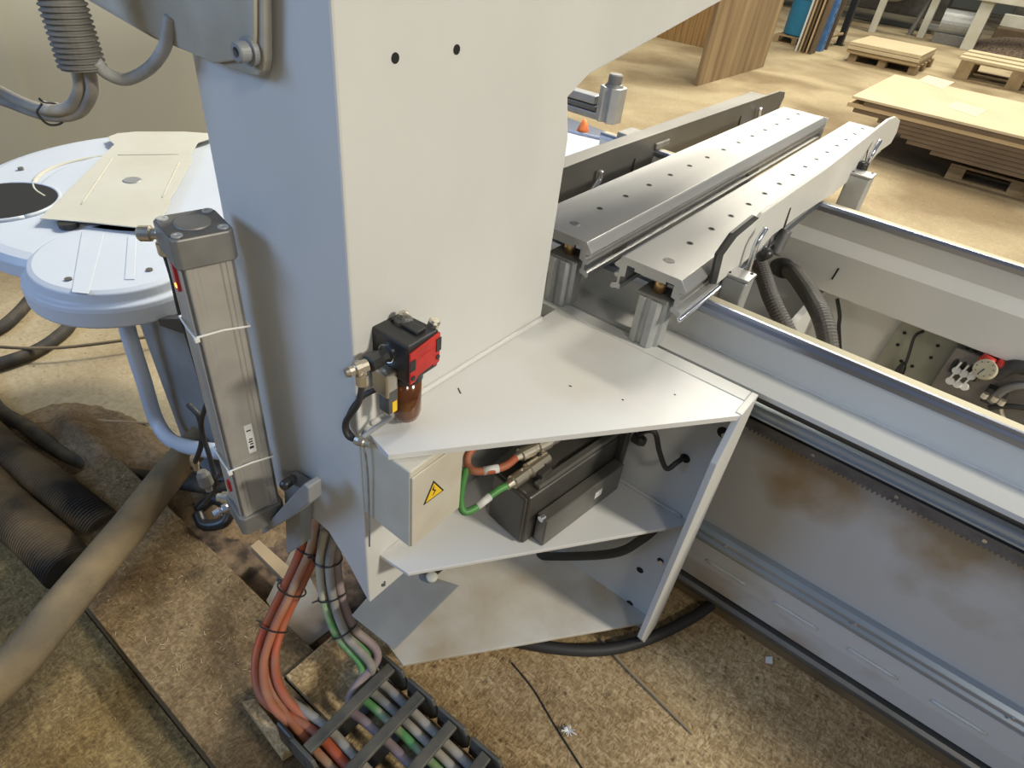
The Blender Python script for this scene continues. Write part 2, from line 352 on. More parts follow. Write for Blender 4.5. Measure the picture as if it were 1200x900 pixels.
# perforated bracket plate under the far beam
q0 = U(1055, 380, Y=2.14); q1 = U(1140, 405, Y=2.14); q2 = U(1125, 480, Y=2.14)
bm = B(); prism(bm, [(q0.x, 2.135, zb - .002), (q1.x + .25, 2.135, zb - .002), (q1.x + .25, 2.135, .3), (q0.x - .02, 2.135, .3)], (0, .008, 0)); pf = link('perforated_plate', bm, 'ltgreen', bed)
for px, py in ((1060, 390), (1052, 404), (1099, 405), (1091, 419), (1056, 423), (1069, 429)):
    c = U(px, py, Y=2.135); link('plate_hole', cyl(B(), c + Vector((0, -.0015, 0)), c + Vector((0, .002, 0)), .0055, n=14), 'hole', pf)
# slot mark on far beam face
a = U(982, 314, Y=yf - .022); b_ = U(974, 327, Y=yf - .022); d = (b_ - a).normalized(); s = Vector((.005, 0, 0))
link('slot', prism(B(), [a + Vector((0, -.0015, 0)), a + s + Vector((0, -.0015, 0)), b_ + s + Vector((0, -.0015, 0)), b_ + Vector((0, -.0015, 0))], (0, .004, 0)), 'hole', far)

# valve island with gauge in the trough
valve = thing('valve_unit', 'pneumatic valve block with pressure gauge under the far beam', 'valve', U(1140, 440, Y=2.05))
YV = 2.05
def pv(px, py, y=YV): return U(px, py, Y=y)
a = pv(1108, 420); b_ = pv(1200, 470)
bm = B(); box(bm, a.x + .01, b_.x + .15, YV + .03, YV + .08, b_.z - .12, a.z + .03); link('manifold', bm, 'greyplate_dark', valve, bevel=.004)
for i, (px, py) in enumerate(((1118, 433), (1126.5, 436.5), (1135, 439.5), (1110.5, 445), (1119, 449), (1127, 452))):
    c = pv(px, py); bm = lathe(B(), c + Vector((.02, .04, -.02)), (-.35, -1, .5), [(0, .008), (.03, .008), (.036, .0115), (.045, .0115), (.047, .010)], 18)
    link('push_fitting', bm, 'white', valve, smooth=False)
    link('air_tube', tube(B(), [c + Vector((.002, -.004, .006)), c + Vector((.006, 0, .03))], .003, n=8), 'white', valve, smooth=True)
c = pv(1153.5, 441, 2.0)
g = link('gauge', lathe(B(), c + Vector((0, .04, 0)), (-.3, -1, .55), [(0, .02), (.006, .029), (.03, .029), (.034, .027), (.034, .0)], 30), 'cream', valve)
ax = Vector((-.3, -1, .55)).normalized(); gc = c + Vector((0, .04, 0)) + ax * .0345; gu, gv = frame(ax)
link('gauge_hand', prism(B(), [gc - gu * .002, gc + gu * .002, gc + gv * .02 + gu * .006, gc + gv * .02 + gu * .004], ax * .001), 'black', g)
for k in range(9):
    t = 2 * PI * k / 9; p = gc + (gu * math.cos(t) + gv * math.sin(t)) * .021
    link('gauge_mark', prism(B(), [p - gu * .0015 - gv * .0015, p + gu * .0015 - gv * .0015, p + gu * .0015 + gv * .0015, p - gu * .0015 + gv * .0015], ax * .001), 'black', g)
for (px, py, px2, py2) in ((1150, 418, 1166, 428), (1168, 424, 1180, 434)):
    link('red_knob', cyl(B(), pv(px, py), pv(px2, py2), .013, .016), 'red', valve, smooth=True)
link('valve_body', box(B(), 0, .05, 0, .05, 0, .05, Matrix.Translation(pv(1148, 470))), 'black', valve, bevel=.003)
for (pts, r, m) in (([(1160, 470), (1180, 455), (1205, 450)], .012, 'cap_mid'), ([(1158, 478), (1185, 476), (1210, 480)], .008, 'rubber'), ([(1120, 470), (1150, 480), (1180, 495), (1210, 500)], .005, 'rubber'), ([(1172, 468), (1176, 490), (1190, 505)], .006, 'nickel'), ([(1165, 440), (1185, 430), (1205, 432)], .020, 'rubber')):
    link('air_line', tube(B(), [pv(*p) for p in pts], r, n=10), m, valve, smooth=True)
for px, py in ((1152, 466), (1164, 470), (1172, 474)):
    link('brass_nut', cyl(B(), pv(px, py, 2.0), pv(px + 4, py - 5, 2.0), .009, n=6), 'nickel', valve)
for p in range(4):
    link('air_line', tube(B(), [pv(1113 + p * 9, 436 + p * 3.5, 2.06), pv(1120 + p * 9, 424 + p * 3.5, 2.08), pv(1134 + p * 9, 408 + p * 3, 2.10)], .006, n=8), 'rubber', valve, smooth=True)

# trough hoses
cable('corrugated_hose', [U(919, 314, Y=2.05), U(932, 322, Y=1.95), U(953, 352, Y=1.78), U(966, 380, Y=1.7), U(972, 420, Y=1.66), U(974, 470, Y=1.66)], .026, 'hose_grey', 'grey ribbed hose arching out of the far beam hole', 'hose', rib=.0007, pitch=.008, n=16)
cable('corrugated_hose', [U(886, 302, Y=1.70), U(893, 318, Y=1.66), U(904, 350, Y=1.60), U(921, 385, Y=1.57), U(940, 420, Y=1.56)], .0215, 'hose_grey', 'grey ribbed hose behind the clamp post of the nearest console', 'hose', rib=.0006, pitch=.008, n=16)
link('hose_collar', lathe(B(), U(912, 312, Y=2.075), U(928, 318, Y=1.96) - U(912, 312, Y=2.075), [(0, .030), (.06, .032), (.07, .03), (.1, .028)], 20), 'rubber', bpy.data.objects['corrugated_hose'], smooth=True)
cable('black_cable', [U(981, 350, Y=2.13), U(984, 370, Y=2.12), U(983, 385, Y=2.12), U(985, 420, Y=2.12)], .006, 'rubber', 'thin black cable hanging beside the grey ribbed hose in the trough')
cable('black_cable', [U(1082, 388, Y=2.13), U(1072, 394, Y=2.11), U(1066, 412, Y=2.10), U(1062, 424, Y=2.10), U(1056, 436, Y=2.10)], .0045, 'rubber', 'thin black cable running down the perforated plate')
sw = thing('sensor', 'small black sensor plug at the foot of the perforated plate', 'sensor', U(1056, 436, Y=2.1))
link('plug_body', lathe(B(), U(1060, 425, Y=2.1), U(1052, 440, Y=2.1) - U(1060, 425, Y=2.1), [(0, .006), (.02, .013), (.05, .016), (.07, .012)], 14), 'black', sw, smooth=True)

# ================================================================== GANTRY
Yc, XC, Yf = .505, -.637, 1.13
zs = .905
gan = thing('gantry_column', 'large pale grey painted gantry column with overhanging arm and three bracket shelves', 'machine', (-.79, .77, .39))
bm = B()
fl = [(-.952, .54), (-.76, .53), (-.70, .470), (-.655, .408), (XC, .39), (XC, 1.3), (-.952, 1.3)]
prism(bm, [(x, Yc, z) for x, z in fl], (0, 1.034 - Yc, 0)); bm.faces.ensure_lookup_table()
a1 = U(666, 114, X=XC); a2 = U(690, 88, X=XC); a3 = U(862, -8, X=XC); sl = (a3.z - a2.z) / (a3.y - a2.y)
side = [(Yc, 1.3), (1.034, 1.3), (a1.y, a1.z), (a2.y, a2.z), (2.5, a2.z + sl * (2.5 - a2.y)), (2.5, 2.1), (Yc, 2.1)]
prism(bm, [(XC, y, z) for y, z in side], (-.315, 0, 0))
bmesh.ops.remove_doubles(bm, verts=bm.verts, dist=.0005)
bmesh.ops.delete(bm, geom=[f for f in bm.faces if all(abs(v.co.z - 1.3) < .001 for v in f.verts)], context='FACES_ONLY')
bmesh.ops.recalc_face_normals(bm, faces=bm.faces)
bmesh.ops.dissolve_limit(bm, angle_limit=.04, verts=bm.verts, edges=bm.edges)
colm = link('column', bm, 'paint', gan, bevel=.004)
for px, py in ((463, 68), (535, 58)):
    c = U(px, py, X=XC); link('bolt_hole', cyl(B(), c + Vector((-.004, 0, 0)), c + Vector((.0008, 0, 0)), .0065), 'hole', colm)
# weld along column / shelf joint
link('weld_bead', tube(B(), [(XC + .003, .53, zs + .003), (XC + .003, .8, zs + .004), (XC + .003, 1.03, zs + .003)], .006, n=8), 'paint', gan, smooth=True)
def shelf(name, pts, z, th, m):
    return link(name, prism(B(), [(p[0], p[1], z - th) for p in pts], (0, 0, th)), m, gan, bevel=.0015)
R1 = U(869, 487, Z=zs); F1 = U(455, 533, Z=zs); L1 = U(437, 513, Z=zs)
YP = R1.y
shelf('top_shelf', [(XC, 1.125), (-.16, 1.125), (-.16, YP), (R1.x, R1.y), (F1.x, F1.y), (L1.x, L1.y), (XC, .515)], zs, .012, 'shelf')
zm = .53
R2 = U(810, 615, Z=zm); F2 = U(478, 672, Z=zm); L2 = U(437, 645, Z=zm)
shelf('middle_shelf', [(XC, 1.09), (-.18, 1.09), (R2.x - .004, R2.y), (F2.x, F2.y), (L2.x, L2.y), (XC, .56)], zm, .010, 'shelf')
zbt = .125
R3 = U(770, 727, Z=zbt); F3 = U(472, 779, Z=zbt)
shelf('bottom_shelf', [(-.70, 1.09), (-.165, 1.09), (R3.x, R3.y), (F3.x, F3.y), (-.70, F3.y + .02)], zbt, .010, 'shelf_dusty')
for k, (pa_, pb_) in enumerate((((537, 455), (540, 461)), ((667, 452), (670, 453)), ((729, 468), (731, 469)), ((790, 462), (792, 463)))):
    p, q = U(*pa_, Z=zs + .0004), U(*pb_, Z=zs + .0004)
    link('paint_chip', tube(B(), [p, q], .0013, n=6, k=2), 'motor', bpy.data.objects['top_shelf'])
# flange plate against the bed
bm = B(); box(bm, -.72, -.1725, 1.09, 1.13, .055, zs + .002); fp = link('mounting_plate', bm, 'paint', gan, bevel=.002)
T = [U(890, 462, X=-.158), U(869, 487, X=-.158)]
bm = B(); prism(bm, [(-.158, 1.13, zs + .002), (-.158, YP, zs + .002), (-.158, 1.0, .80), (-.158, 1.0, .15), (-.158, 1.06, .055), (-.158, 1.13, .055)], (-.014, 0, 0)); link('end_plate', bm, 'paint', gan, bevel=.0012)
for px, py, r in ((803, 537, .012), (848, 507, .014), (796, 513, .0), (750, 668, .010), (738, 707, .010), (774, 657, .009)):
    if not r: continue
    c = U(px, py, Y=1.09); h = link('plate_hole', cyl(B(), c + Vector((0, -.0008, 0)), c + Vector((0, .002, 0)), r, n=22), 'hole', fp)
for px, py in ((849, 510), (774, 659)):
    c = U(px, py, Y=1.086); link('bolt', cyl(B(), c + Vector((0, -.003, 0)), c + Vector((0, .003, 0)), .0065, n=6), 'steel', fp)
link('weld_bead', tube(B(), [(-.60, 1.088, zm + .003), (-.4, 1.087, zm + .004), (-.2, 1.088, zm + .003)], .005, n=8), 'paint', gan, smooth=True)
# sheet tray below the middle shelf
tr = [U(447, 682, Z=.30), U(478, 668, Z=.30), U(538, 687, Z=.30), U(462, 762, Z=.30), U(412, 722, Z=.30)]
link('drip_plate', prism(B(), tr, (0, 0, .004)), 'greyplate', gan, bevel=.001)
c = U(506, 678, Z=.31); link('cap_plug', lathe(B(), c, (0, 0, 1), [(0, .013), (.008, .015), (.012, .011)], 18), 'lid', gan, smooth=True)
c = U(449, 678, Z=.42); link('bolt', cyl(B(), c, c + Vector((.012, -.012, 0)), .006), 'steel', gan)

# bracket on the column (top left)
br = thing('mounting_bracket', 'folded steel bracket bolted to the column at the top left', 'bracket', U(290, 60, Y=.5))
Yk = .497
pts = [U(*p, Y=Yk) for p in ((316, -330), (320, 70), (318, 82), (312, 88), (296, 85), (190, 45), (60, -30), (0, -330))]
link('plate', prism(B(), pts, (0, -.012, 0)), 'bracketpaint', br, bevel=.002)
pts = [U(*p, Y=Yk - .012) for p in ((302, -330), (303, 40), (302, 62), (285, 70), (255, 74), (190, 45), (60, -30), (0, -330))]
link('folded_panel', prism(B(), pts, (0, -.006, 0)), 'bracketpaint', br, bevel=.002)
c = U(292, 60, Y=Yk - .018)
link('washer', cyl(B(), c + Vector((0, .004, 0)), c + Vector((0, -.003, 0)), .017, n=28), 'greyplate', br)
bo = link('bolt', lathe(B(), c, (0, -1, 0), [(0, .012), (.016, .012), (.018, .0105), (.018, .006), (.008, .0058)], 22), 'greyplate', br)

# strain boot + cables top left
bt = cable('ribbed_boot', [U(40, -160, Y=.40), U(58, -40, Y=.40), U(72, 0, Y=.40), U(98, 82, Y=.40)], (.027, .029), 'coilm', 'ribbed grey cable boot hanging at the top left', 'hose', rib=.0016, pitch=.0068, n=24)
cable('grey_cable', [U(90, 78, Y=.40), U(93, 105, Y=.40), U(80, 126, Y=.39), U(50, 128, Y=.37), U(10, 112, Y=.35), U(-30, 85, Y=.33), U(-110, 10, Y=.33), U(-170, -160, Y=.35)], .0085, 'cable_beige', 'dusty grey cable leaving the boot to the left, upper of the pair', group=None)
cable('grey_cable', [U(105, 80, Y=.41), U(108, 108, Y=.41), U(92, 132, Y=.40), U(60, 136, Y=.38), U(20, 124, Y=.36), U(-30, 98, Y=.34), U(-125, 10, Y=.34), U(-190, -160, Y=.36)], .0085, 'cable_beige', 'dusty grey cable leaving the boot to the left, lower of the pair')
cable('grey_cable', [U(112, 72, Y=.41), U(125, 86, Y=.42), U(148, 93, Y=.44), U(175, 80, Y=.46), U(193, 55, Y=.47), U(200, 20, Y=.48)], .0085, 'cable_grey', 'grey cable curving from the boot up behind the bracket')
c = U(60, 131, Y=.375)
tag(link('cable_tie', tube(B(), [c + Vector((.004, -.01, .014)), c + Vector((-.002, -.018, 0)), c + Vector((0, -.008, -.018)), c + Vector((0, .012, -.016)), c + Vector((.003, .014, .008)), c + Vector((.004, -.006, .016)), c + Vector((.006, -.012, .022))], .0018, n=6), 'black'), 'thin black cable tie around the pair of dusty grey cables', 'cable tie')

# ================================================================== PNEUMATIC CYLINDER
cy = thing('pneumatic_cylinder', 'tall square aluminium pneumatic cylinder standing against the blue side of the column', 'cylinder', (0, 0, 0))
ct = U(226, 262, Y=.43); cb = U(300, 600, Y=.43)
zt, zb0 = ct.z, cb.z; cxm, cym = ct.x, ct.y
hw = .044
A = math.radians(-12)
MT = Matrix.Translation((cxm, cym, 0)) @ Matrix.Rotation(A, 4, 'Z')
def sq(w, c):                                  # square outline with chamfered corners
    return [(w - c, -w), (w, -w + c), (w, w - c), (w - c, w), (-w + c, w), (-w, w - c), (-w, -w + c), (-w + c, -w)]
def capbm(z0, z1): return prism(B(), [MT @ Vector((x, y, z0)) for x, y in sq(hw + .002, .008)], (0, 0, z1 - z0))
cap = link('end_cap', capbm(zt - .05, zt), 'cap_mid', cy, bevel=.003)
link('cap_face', prism(B(), [MT @ Vector((x, y, zt)) for x, y in sq(hw - .0005, .014)], (0, 0, .0012)), 'cap', cap)
link('cap_disc', lathe(B(), MT @ Vector((0, 0, zt + .001)), (0, 0, 1), [(0, .027), (.0025, .026), (.003, .024), (.002, .0)], 32), 'cap_mid', cap, smooth=False)
for sx in (-1, 1):
    for sy in (-1, 1):
        link('cap_screw', lathe(B(), MT @ Vector((sx * .033, sy * .033, zt + .0008)), (0, 0, 1), [(0, .0085), (.002, .008), (.002, .0045), (.0005, .004)], 18), 'alu_matt', cap)
link('end_cap', capbm(zb0, zb0 + .05), 'cap_mid', cy, bevel=.003)
# grooved barrel
half = [(.030, -.040), (.034, -.040), (.041, -.033), (.041, -.026), (.0395, -.024), (.0395, -.018), (.0375, -.016), (.0375, .016), (.0395, .018), (.0395, .024), (.041, .026), (.041, .033), (.034, .040)]
outl = []
for k in range(4):
    r = Matrix.Rotation(k * PI / 2, 2)
    for p in half[1:]: outl.append(r @ Vector(p))
link('barrel', prism(B(), [MT @ Vector((p[0], p[1], zb0 + .05)) for p in outl], (0, 0, zt - zb0 - .10)), 'alu_cyl', cy, bevel=.0012)
for s in (-.006, .006):
    pass
def ring(z, w=.0425):
    pts = [MT @ Vector((x, y, z + (.006 if i in (0, 1) else 0))) for i, (x, y) in enumerate([(w, -w), (w, 0), (w, w), (0, w), (-w, w), (-w, 0), (-w, -w), (0, -w - .001), (w, -w)])]
    bm = B()
    for a, b in zip(pts, pts[1:]): cyl(bm, a, b, .0019, n=8)
    return bm
for py in (392, 540):
    z = U(232 if py == 392 else 262, py, Y=.39).z
    t = link('cable_tie', ring(z), 'tie', cy); link('tie_head', box(B(), -.004, .004, -.004, .004, -.004, .004, MT @ Matrix.Translation((.0425, -.0425, z + .002))), 'tie', t, bevel=.001)
# red switches in the left groove
for (px, py, ln, glow) in ((205, 325, .05, True), (270, 572, .03, False)):
    z = U(px, py, Y=.39).z
    sw_ = link('magnetic_switch', box(B(), -.010, -.001, -.0425, -.037, z - ln / 2, z + ln / 2, MT), 'redlamp', cy, bevel=.001)
    if glow: link('indicator_lamp', box(B(), -.009, -.002, -.044, -.042, z - .018, z - .011, MT), 'ledglow', sw_, bevel=.001)
z = U(305, 555, Y=.39).z
lb = link('label', box(B(), .0375, .0384, .000, .0145, z - .035, z + .035, MT), 'label', cy)
lb['label'] = 'small white printed label near the foot'
for k, dz in enumerate((.02, -.002, -.008, -.014, -.024)): link('label_print', box(B(), .0382, .0388, .003 + .002 * (k % 2), .011, z + dz, z + dz + (.003 if k != 4 else .006), MT), 'black', lb)
# elbow fitting at the top left
e0 = MT @ Vector((-.045, -.02, zt - .03)); e0 += Vector((.004, .0, 0)); e1 = e0 + Vector((-.050, -.045, -.004)); dd = (e1 - e0)
ft = link('elbow_fitting', lathe(B(), e0, dd, [(0, .011), (.008, .011), (.009, .008), (.013, .008), (.014, .012), (.024, .012), (.026, .009), (.034, .009), (.036, .0125), (.052, .0125), (.055, .010)], 14), 'nickel', cy)
em = e0 + dd.normalized() * .022
link('tube_nut', lathe(B(), em, (0, 0, -1), [(0, .008), (.014, .008), (.015, .0105), (.034, .0105), (.037, .008)], 14), 'nickel', ft)
tb = em + Vector((0, 0, -.036))
# air tube from elbow down the left of the cylinder
lowp = MT @ Vector((-.05, -.030, zb0 + .03))
cable('air_tube', [tb, tb + Vector((.004, 0, -.04)), MT @ Vector((-.060, -.036, zt - .18)), MT @ Vector((-.052, -.034, zt - .26)), MT @ Vector((-.0495, -.032, zt - .38)), MT @ Vector((-.0495, -.032, zb0 + .16)), lowp + Vector((-.02, 0, .06)), lowp + Vector((-.05, .0, .02))], .0052, 'rubber', 'black air tube tied to the left edge of the square cylinder', 'tube')
bmf = lathe(B(), MT @ Vector((-.046, -.02, zb0 + .02)), (-.8, -.6, -.1), [(0, .010), (.008, .010), (.009, .008), (.018, .008), (.02, .013), (.034, .013), (.037, .009), (.045, .009)], 14)
link('lower_fitting', bmf, 'nickel', cy)
# fork bracket holding the foot
fk = thing('foot_bracket', 'grey curved steel lug carrying the foot of the square cylinder', 'bracket', U(335, 600, Y=.46))
pts = [U(306, 622, Y=.43), U(325, 600, Y=.43), U(345, 578, Y=.43), U(356, 567, Y=.43), U(361, 572, Y=.43), U(362, 590, Y=.43), U(345, 604, Y=.43), U(322, 618, Y=.43), U(307, 627, Y=.43)]
link('lug', prism(B(), pts, (0, .03, 0)), 'greyplate', fk, bevel=.003)
link('pin', cyl(B(), U(334, 568, Y=.42), U(345, 560, Y=.50), .010), 'black', fk, smooth=True)
pts = [U(*p, Y=.47) for p in ((332, 560), (352, 572), (352, 640), (336, 650))]
link('lug_arm', prism(B(), pts, (0, .03, 0)), 'greyplate', fk, bevel=.002)

# ================================================================== FILTER REGULATOR ON THE COLUMN
fr = thing('filter_regulator', 'black and red compressed air filter with amber bowl on the column', 'air filter', (XC + .05, .60, .93))
fx = XC + .052
# body block: corner references in the photograph
zt2 = U(475, 412, X=fx + .035).z
p_tl = U(434, 382, Z=1.10); p_fr = U(478, 408, Z=1.10); p_r = U(515, 386, Z=1.10); p_b = U(470, 364, Z=1.10)
body = [p_tl, p_fr, p_r, p_b]
bz = 1.10; bh = .072
bb = link('body', prism(B(), [Vector((p.x, p.y, bz - bh)) for p in body], (0, 0, bh)), 'black', fr, bevel=.004)
cc = sum(body, Vector()) / 4
ex = (p_fr - p_tl); ey = (p_r - p_fr); nx = Vector((ey.y, -ey.x, 0)).normalized()
link('top_ridge', prism(B(), [p_tl.lerp(p_b, .5) + ex * .12 + Vector((0, 0, .0)), p_tl.lerp(p_b, .75) + ex * .12, p_fr.lerp(p_r, .75) - ex * .15, p_fr.lerp(p_r, .45) - ex * .15], (0, 0, .006)), 'black', bb, bevel=.002)
link('adjusting_knob', lathe(B(), cc + (p_b - p_tl) * .18 - ex * .18, (0, 0, 1), [(0, .016), (.005, .015), (.008, .010), (.010, .009)], 12), 'cap', fr)
link('adjusting_screw', lathe(B(), cc + (p_b - p_tl) * .18 - ex * .18 + Vector((0, 0, .010)), (0, 0, 1), [(0, .008), (.006, .008), (.009, .004)], 10), 'nickel', fr)
link('gauge_plug', lathe(B(), p_r - ex * .2 + Vector((0, 0, -.004)), (.3, .2, 1), [(0, .009), (.012, .010), (.016, .007)], 10), 'nickel', fr)
# red cover on the +X face
def onface(s, h, off=.0): return p_fr + ey * s + Vector((0, 0, -bh * h)) + nx * off
rc = link('red_cover', prism(B(), [onface(.02, .16), onface(.98, .04), onface(.98, .82), onface(.80, .88), onface(.75, .80), onface(.25, .86), onface(.2, .96), onface(.02, .98)], nx * .004), 'red', fr, bevel=.001)
for s0, s1, h0, h1 in ((.0, .17, .34, .62), (.84, 1.0, .16, .50)):
    link('cover_notch', prism(B(), [onface(s0, h0, .004), onface(s1, h0, .004), onface(s1, h1, .004), onface(s0, h1, .004)], nx * .0012), 'black', rc)
for s, h in ((.10, .82), (.90, .66)):
    c = onface(s, h, .004); link('cover_screw', cyl(B(), c, c + nx * .0015, .0045), 'black', rc)
link('red_cover_lines', prism(B(), [onface(.34, .38, .004), onface(.66, .34, .004), onface(.66, .35, .004), onface(.34, .39, .004)], nx * .0006), 'redlamp', rc)
bc = cc + ey * .02 + Vector((0, 0, -bh))
link('bowl_collar', lathe(B(), bc, (0, 0, -1), [(0, .0285), (.022, .0295), (.024, .026)], 28), 'black', fr, smooth=False)
link('bowl', lathe(B(), bc + Vector((0, 0, -.02)), (0, 0, -1), [(0, .027), (.074, .027), (.087, .023), (.095, .013), (.0965, .0)], 28), 'amber', fr, smooth=True)
# inlet: black threaded coupling, nickel tee, bracket
i0 = p_tl.lerp(p_fr, .45) + Vector((0, 0, -bh * .45)); idir = Vector((-ey.x, -ey.y, 0)).normalized()
link('coupling', lathe(B(), i0, idir, [(0, .013), (.004, .015), (.006, .013), (.016, .011), (.018, .014), (.040, .014), (.042, .011)], 8), 'black', fr)
i1 = i0 + idir * .042
link('locking_ring', lathe(B(), i0, idir, [(0, .0165), (.003, .0165)], 22), 'steel', fr)
tf = link('tee_fitting', lathe(B(), i1, idir * 1 + Vector((-.35, -.15, -.1)), [(0, .010), (.010, .010), (.011, .0125), (.020, .0125), (.022, .008), (.030, .009), (.036, .007)], 12), 'nickel', fr)
i2 = i1 + idir * .012
link('tee_leg', lathe(B(), i2, (0, 0, -1), [(0, .008), (.012, .008), (.013, .010), (.030, .010), (.032, .007)], 12), 'nickel', fr)
link('mount_block', box(B(), -.018, .018, -.012, .012, -.05, -.004, Matrix.Translation(i0 + Vector((.004, -.01, -.02)))), 'nickel', fr, bevel=.003)
sw2 = U(455, 460, X=fx - .008); link('pressure_switch', box(B(), -.012, .012, -.010, .010, -.036, .012, Matrix.Translation(sw2)), 'cap', fr, bevel=.002)
link('switch_tag', box(B(), .0121, .0127, -.003, .007, -.034, -.012, Matrix.Translation(sw2)), 'yellow', fr)
low = U(421, 516, Y=.497)
cable('air_tube', [i2 + Vector((0, 0, -.03)), i2 + Vector((-.006, -.006, -.07)), U(405, 495, Y=.49), U(408, 511, Y=.49), low], .0052, 'rubber', 'black air tube looping from the tee fitting to the clip, outer of the two', 'tube')
cable('air_tube', [sw2 + Vector((-.02, -.01, -.0)), U(425, 465, Y=.51), U(412, 480, Y=.50), U(406, 500, Y=.497), U(415, 514, Y=.493)], .0045, 'rubber', 'black air tube looping from the pressure switch to the clip, inner of the two', 'tube')
cable('grey_cable', [sw2 + Vector((0, 0, -.04)), U(459, 488, X=fx - .005), U(445, 498, X=fx - .02), U(425, 512, Y=.50)], .0042, 'cable_grey', 'short grey cable from the pressure switch down to the shelf corner')
tag(link('tube_clip', lathe(B(), U(417, 515, Y=.492), (1, .3, 0), [(0, .008), (.008, .009), (.016, .008), (.018, .0055), (.028, .0055)], 10), 'nickel'), 'small metal clip joining the tubes at the column corner', 'clip')
cable('grey_wire', [U(426, 518, Y=.495), U(430, 545, Y=.497), U(432, 580, Y=.499), U(433, 640, Y=.50)], .0018, 'cable_grey', 'thin grey wire down the column corner beside the box')

# ================================================================== JUNCTION BOX
jb = thing('junction_box', 'beige metal junction box with yellow electric warning triangle', 'box', (-.57, .57, .70))
xb = U(480, 642, Y=.506); jz = xb.z
x0, x1, y0, y1 = XC + .001, xb.x, .506, U(536, 600, X=xb.x).y
bm = B(); box(bm, x0, x1, y0, y1, jz, zs - .013); link('housing', bm, 'boxpaint', jb, bevel=.003)
bm = B(); box(bm, x1, x1 + .004, y0 + .002, y1, jz + .003, zs - .026); cov = link('cover', bm, 'boxpaint', jb, bevel=.002)
def jf(px, py): return U(px, py, X=x1 + .0042)
tri = [jf(508, 563), jf(520, 574), jf(496, 592)]
s_ = link('warning_sign', prism(B(), tri, (.0008, 0, 0)), 'black', jb)
ctr = sum(tri, Vector()) / 3
link('sign_field', prism(B(), [ctr + (p - ctr) * .80 + Vector((.0008, 0, 0)) for p in tri], (.0004, 0, 0)), 'yellow', s_)
bolt_ = [(508.5, 568), (505.5, 574), (508.5, 574.5), (506, 581), (510.5, 573.5), (507.8, 573)]
link('lightning_symbol', prism(B(), [jf(*p) + Vector((.0012, 0, 0)) for p in bolt_], (.0004, 0, 0)), 'black', s_)

# ================================================================== SERVO MOTOR
sm = thing('servo_motor', 'black square servo motor lying on the middle shelf', 'motor', (-.4, .9, zm))
m0 = U(612, 638, Z=zm + .002); m1 = U(573, 605, Z=zm + .002)
mdir = (U(745, 545, Z=zm) - m0); mdir.z = 0; mdir = Vector((.13, .99, 0)).normalized(); sd = Vector((-mdir.y, mdir.x, 0))
mw, mh = .112, .150
def mb(a0, a1, s0, s1, z0, z1):
    m_ = Matrix(((mdir.x, sd.x, 0, m0.x), (mdir.y, sd.y, 0, m0.y), (0, 0, 1, zm + .001), (0, 0, 0, 1)))
    return box(B(), a0, a1, s0, s1, z0, z1, m_)
link('motor_body', mb(.0, .30, 0, mw, .0, mh), 'motor', sm, bevel=.006, seg=3)
link('end_cover', mb(-.006, .05, .006, mw - .006, .006, mh - .006), 'motor', sm, bevel=.005)
link('cooling_rib', mb(.03, .30, -.032, -.002, .0, .085), 'motor_mid', sm, bevel=.003)
link('top_rib', mb(.03, .30, .004, .022, mh, mh + .012), 'motor_mid', sm, bevel=.003)
link('flange', mb(.30, .315, -.008, mw + .008, .0, mh + .012), 'motor_mid', sm, bevel=.002)
link('rating_label', mb(.20, .225, -.0328, -.032, .035, .055), 'label', sm)
c = U(648, 590, Z=zm + .06); link('drain_plug', cyl(B(), m0 + mdir * .032 - sd * .020 + Vector((0, 0, .088)), m0 + mdir * .020 - sd * .020 + Vector((0, 0, .088)), .007), 'steel', sm)
zc = zm + mh + .02
def mz(px, py, z=zc): return U(px, py, Z=z)
def plug(p0, p1, name):
    d_ = p1 - p0; L_ = d_.length
    return link(name, lathe(B(), p0, d_, [(0, .008), (L_ * .12, .011), (L_ * .14, .015), (L_ * .42, .015), (L_ * .44, .013), (L_ * .5, .013), (L_ * .52, .0175), (L_ * .78, .0175), (L_ * .8, .014), (L_, .014)], 16), 'nickel', sm)
plug(mz(594, 570), mz(641, 536), 'connector_plug'); plug(mz(603, 537, zc + .02), mz(652, 512, zc + .02), 'connector_plug')
link('connector_socket', box(B(), -.018, .018, -.018, .018, -.03, .006, Matrix.Translation(mz(634, 550))), 'motor', sm, bevel=.004)
gA, gB = mz(594, 570), mz(641, 536)
gr = cable('green_cable', [mz(597, 568), mz(586, 573), mz(572, 583, zc - .005), mz(559, 594, zc - .01), mz(545, 600, zc - .01), mz(540, 590, zc), mz(541, 572, zc + .01), mz(546, 550, zc + .02)], .0075, 'cable_green', 'green motor cable with white label curling up beside the junction box')
l1, l2 = mz(574, 582, zc - .004), mz(559, 593.5, zc - .009); lbk = link('cable_label', cyl(B(), l1, l2, .0083, n=14), 'label', gr, smooth=True); lbk['label'] = 'white printed sleeve'
orr = cable('orange_cable', [mz(604, 537, zc + .02), mz(592, 546, zc + .02), mz(575, 551, zc + .02), mz(556, 552, zc + .02), mz(548, 545, zc + .02), mz(549, 532, zc + .03), mz(560, 520, zc + .04)], .0085, 'cable_orange', 'orange motor cable with white label above the green one')
l1, l2 = mz(584, 549, zc + .02), mz(566, 552, zc + .02); lbk = link('cable_label', cyl(B(), l1, l2, .0093, n=14), 'label', orr, smooth=True); lbk['label'] = 'white printed sleeve'
link('gear_flange', mb(.30, .318, -.02, mw + .02, .06, .26), 'motor', sm, bevel=.006)
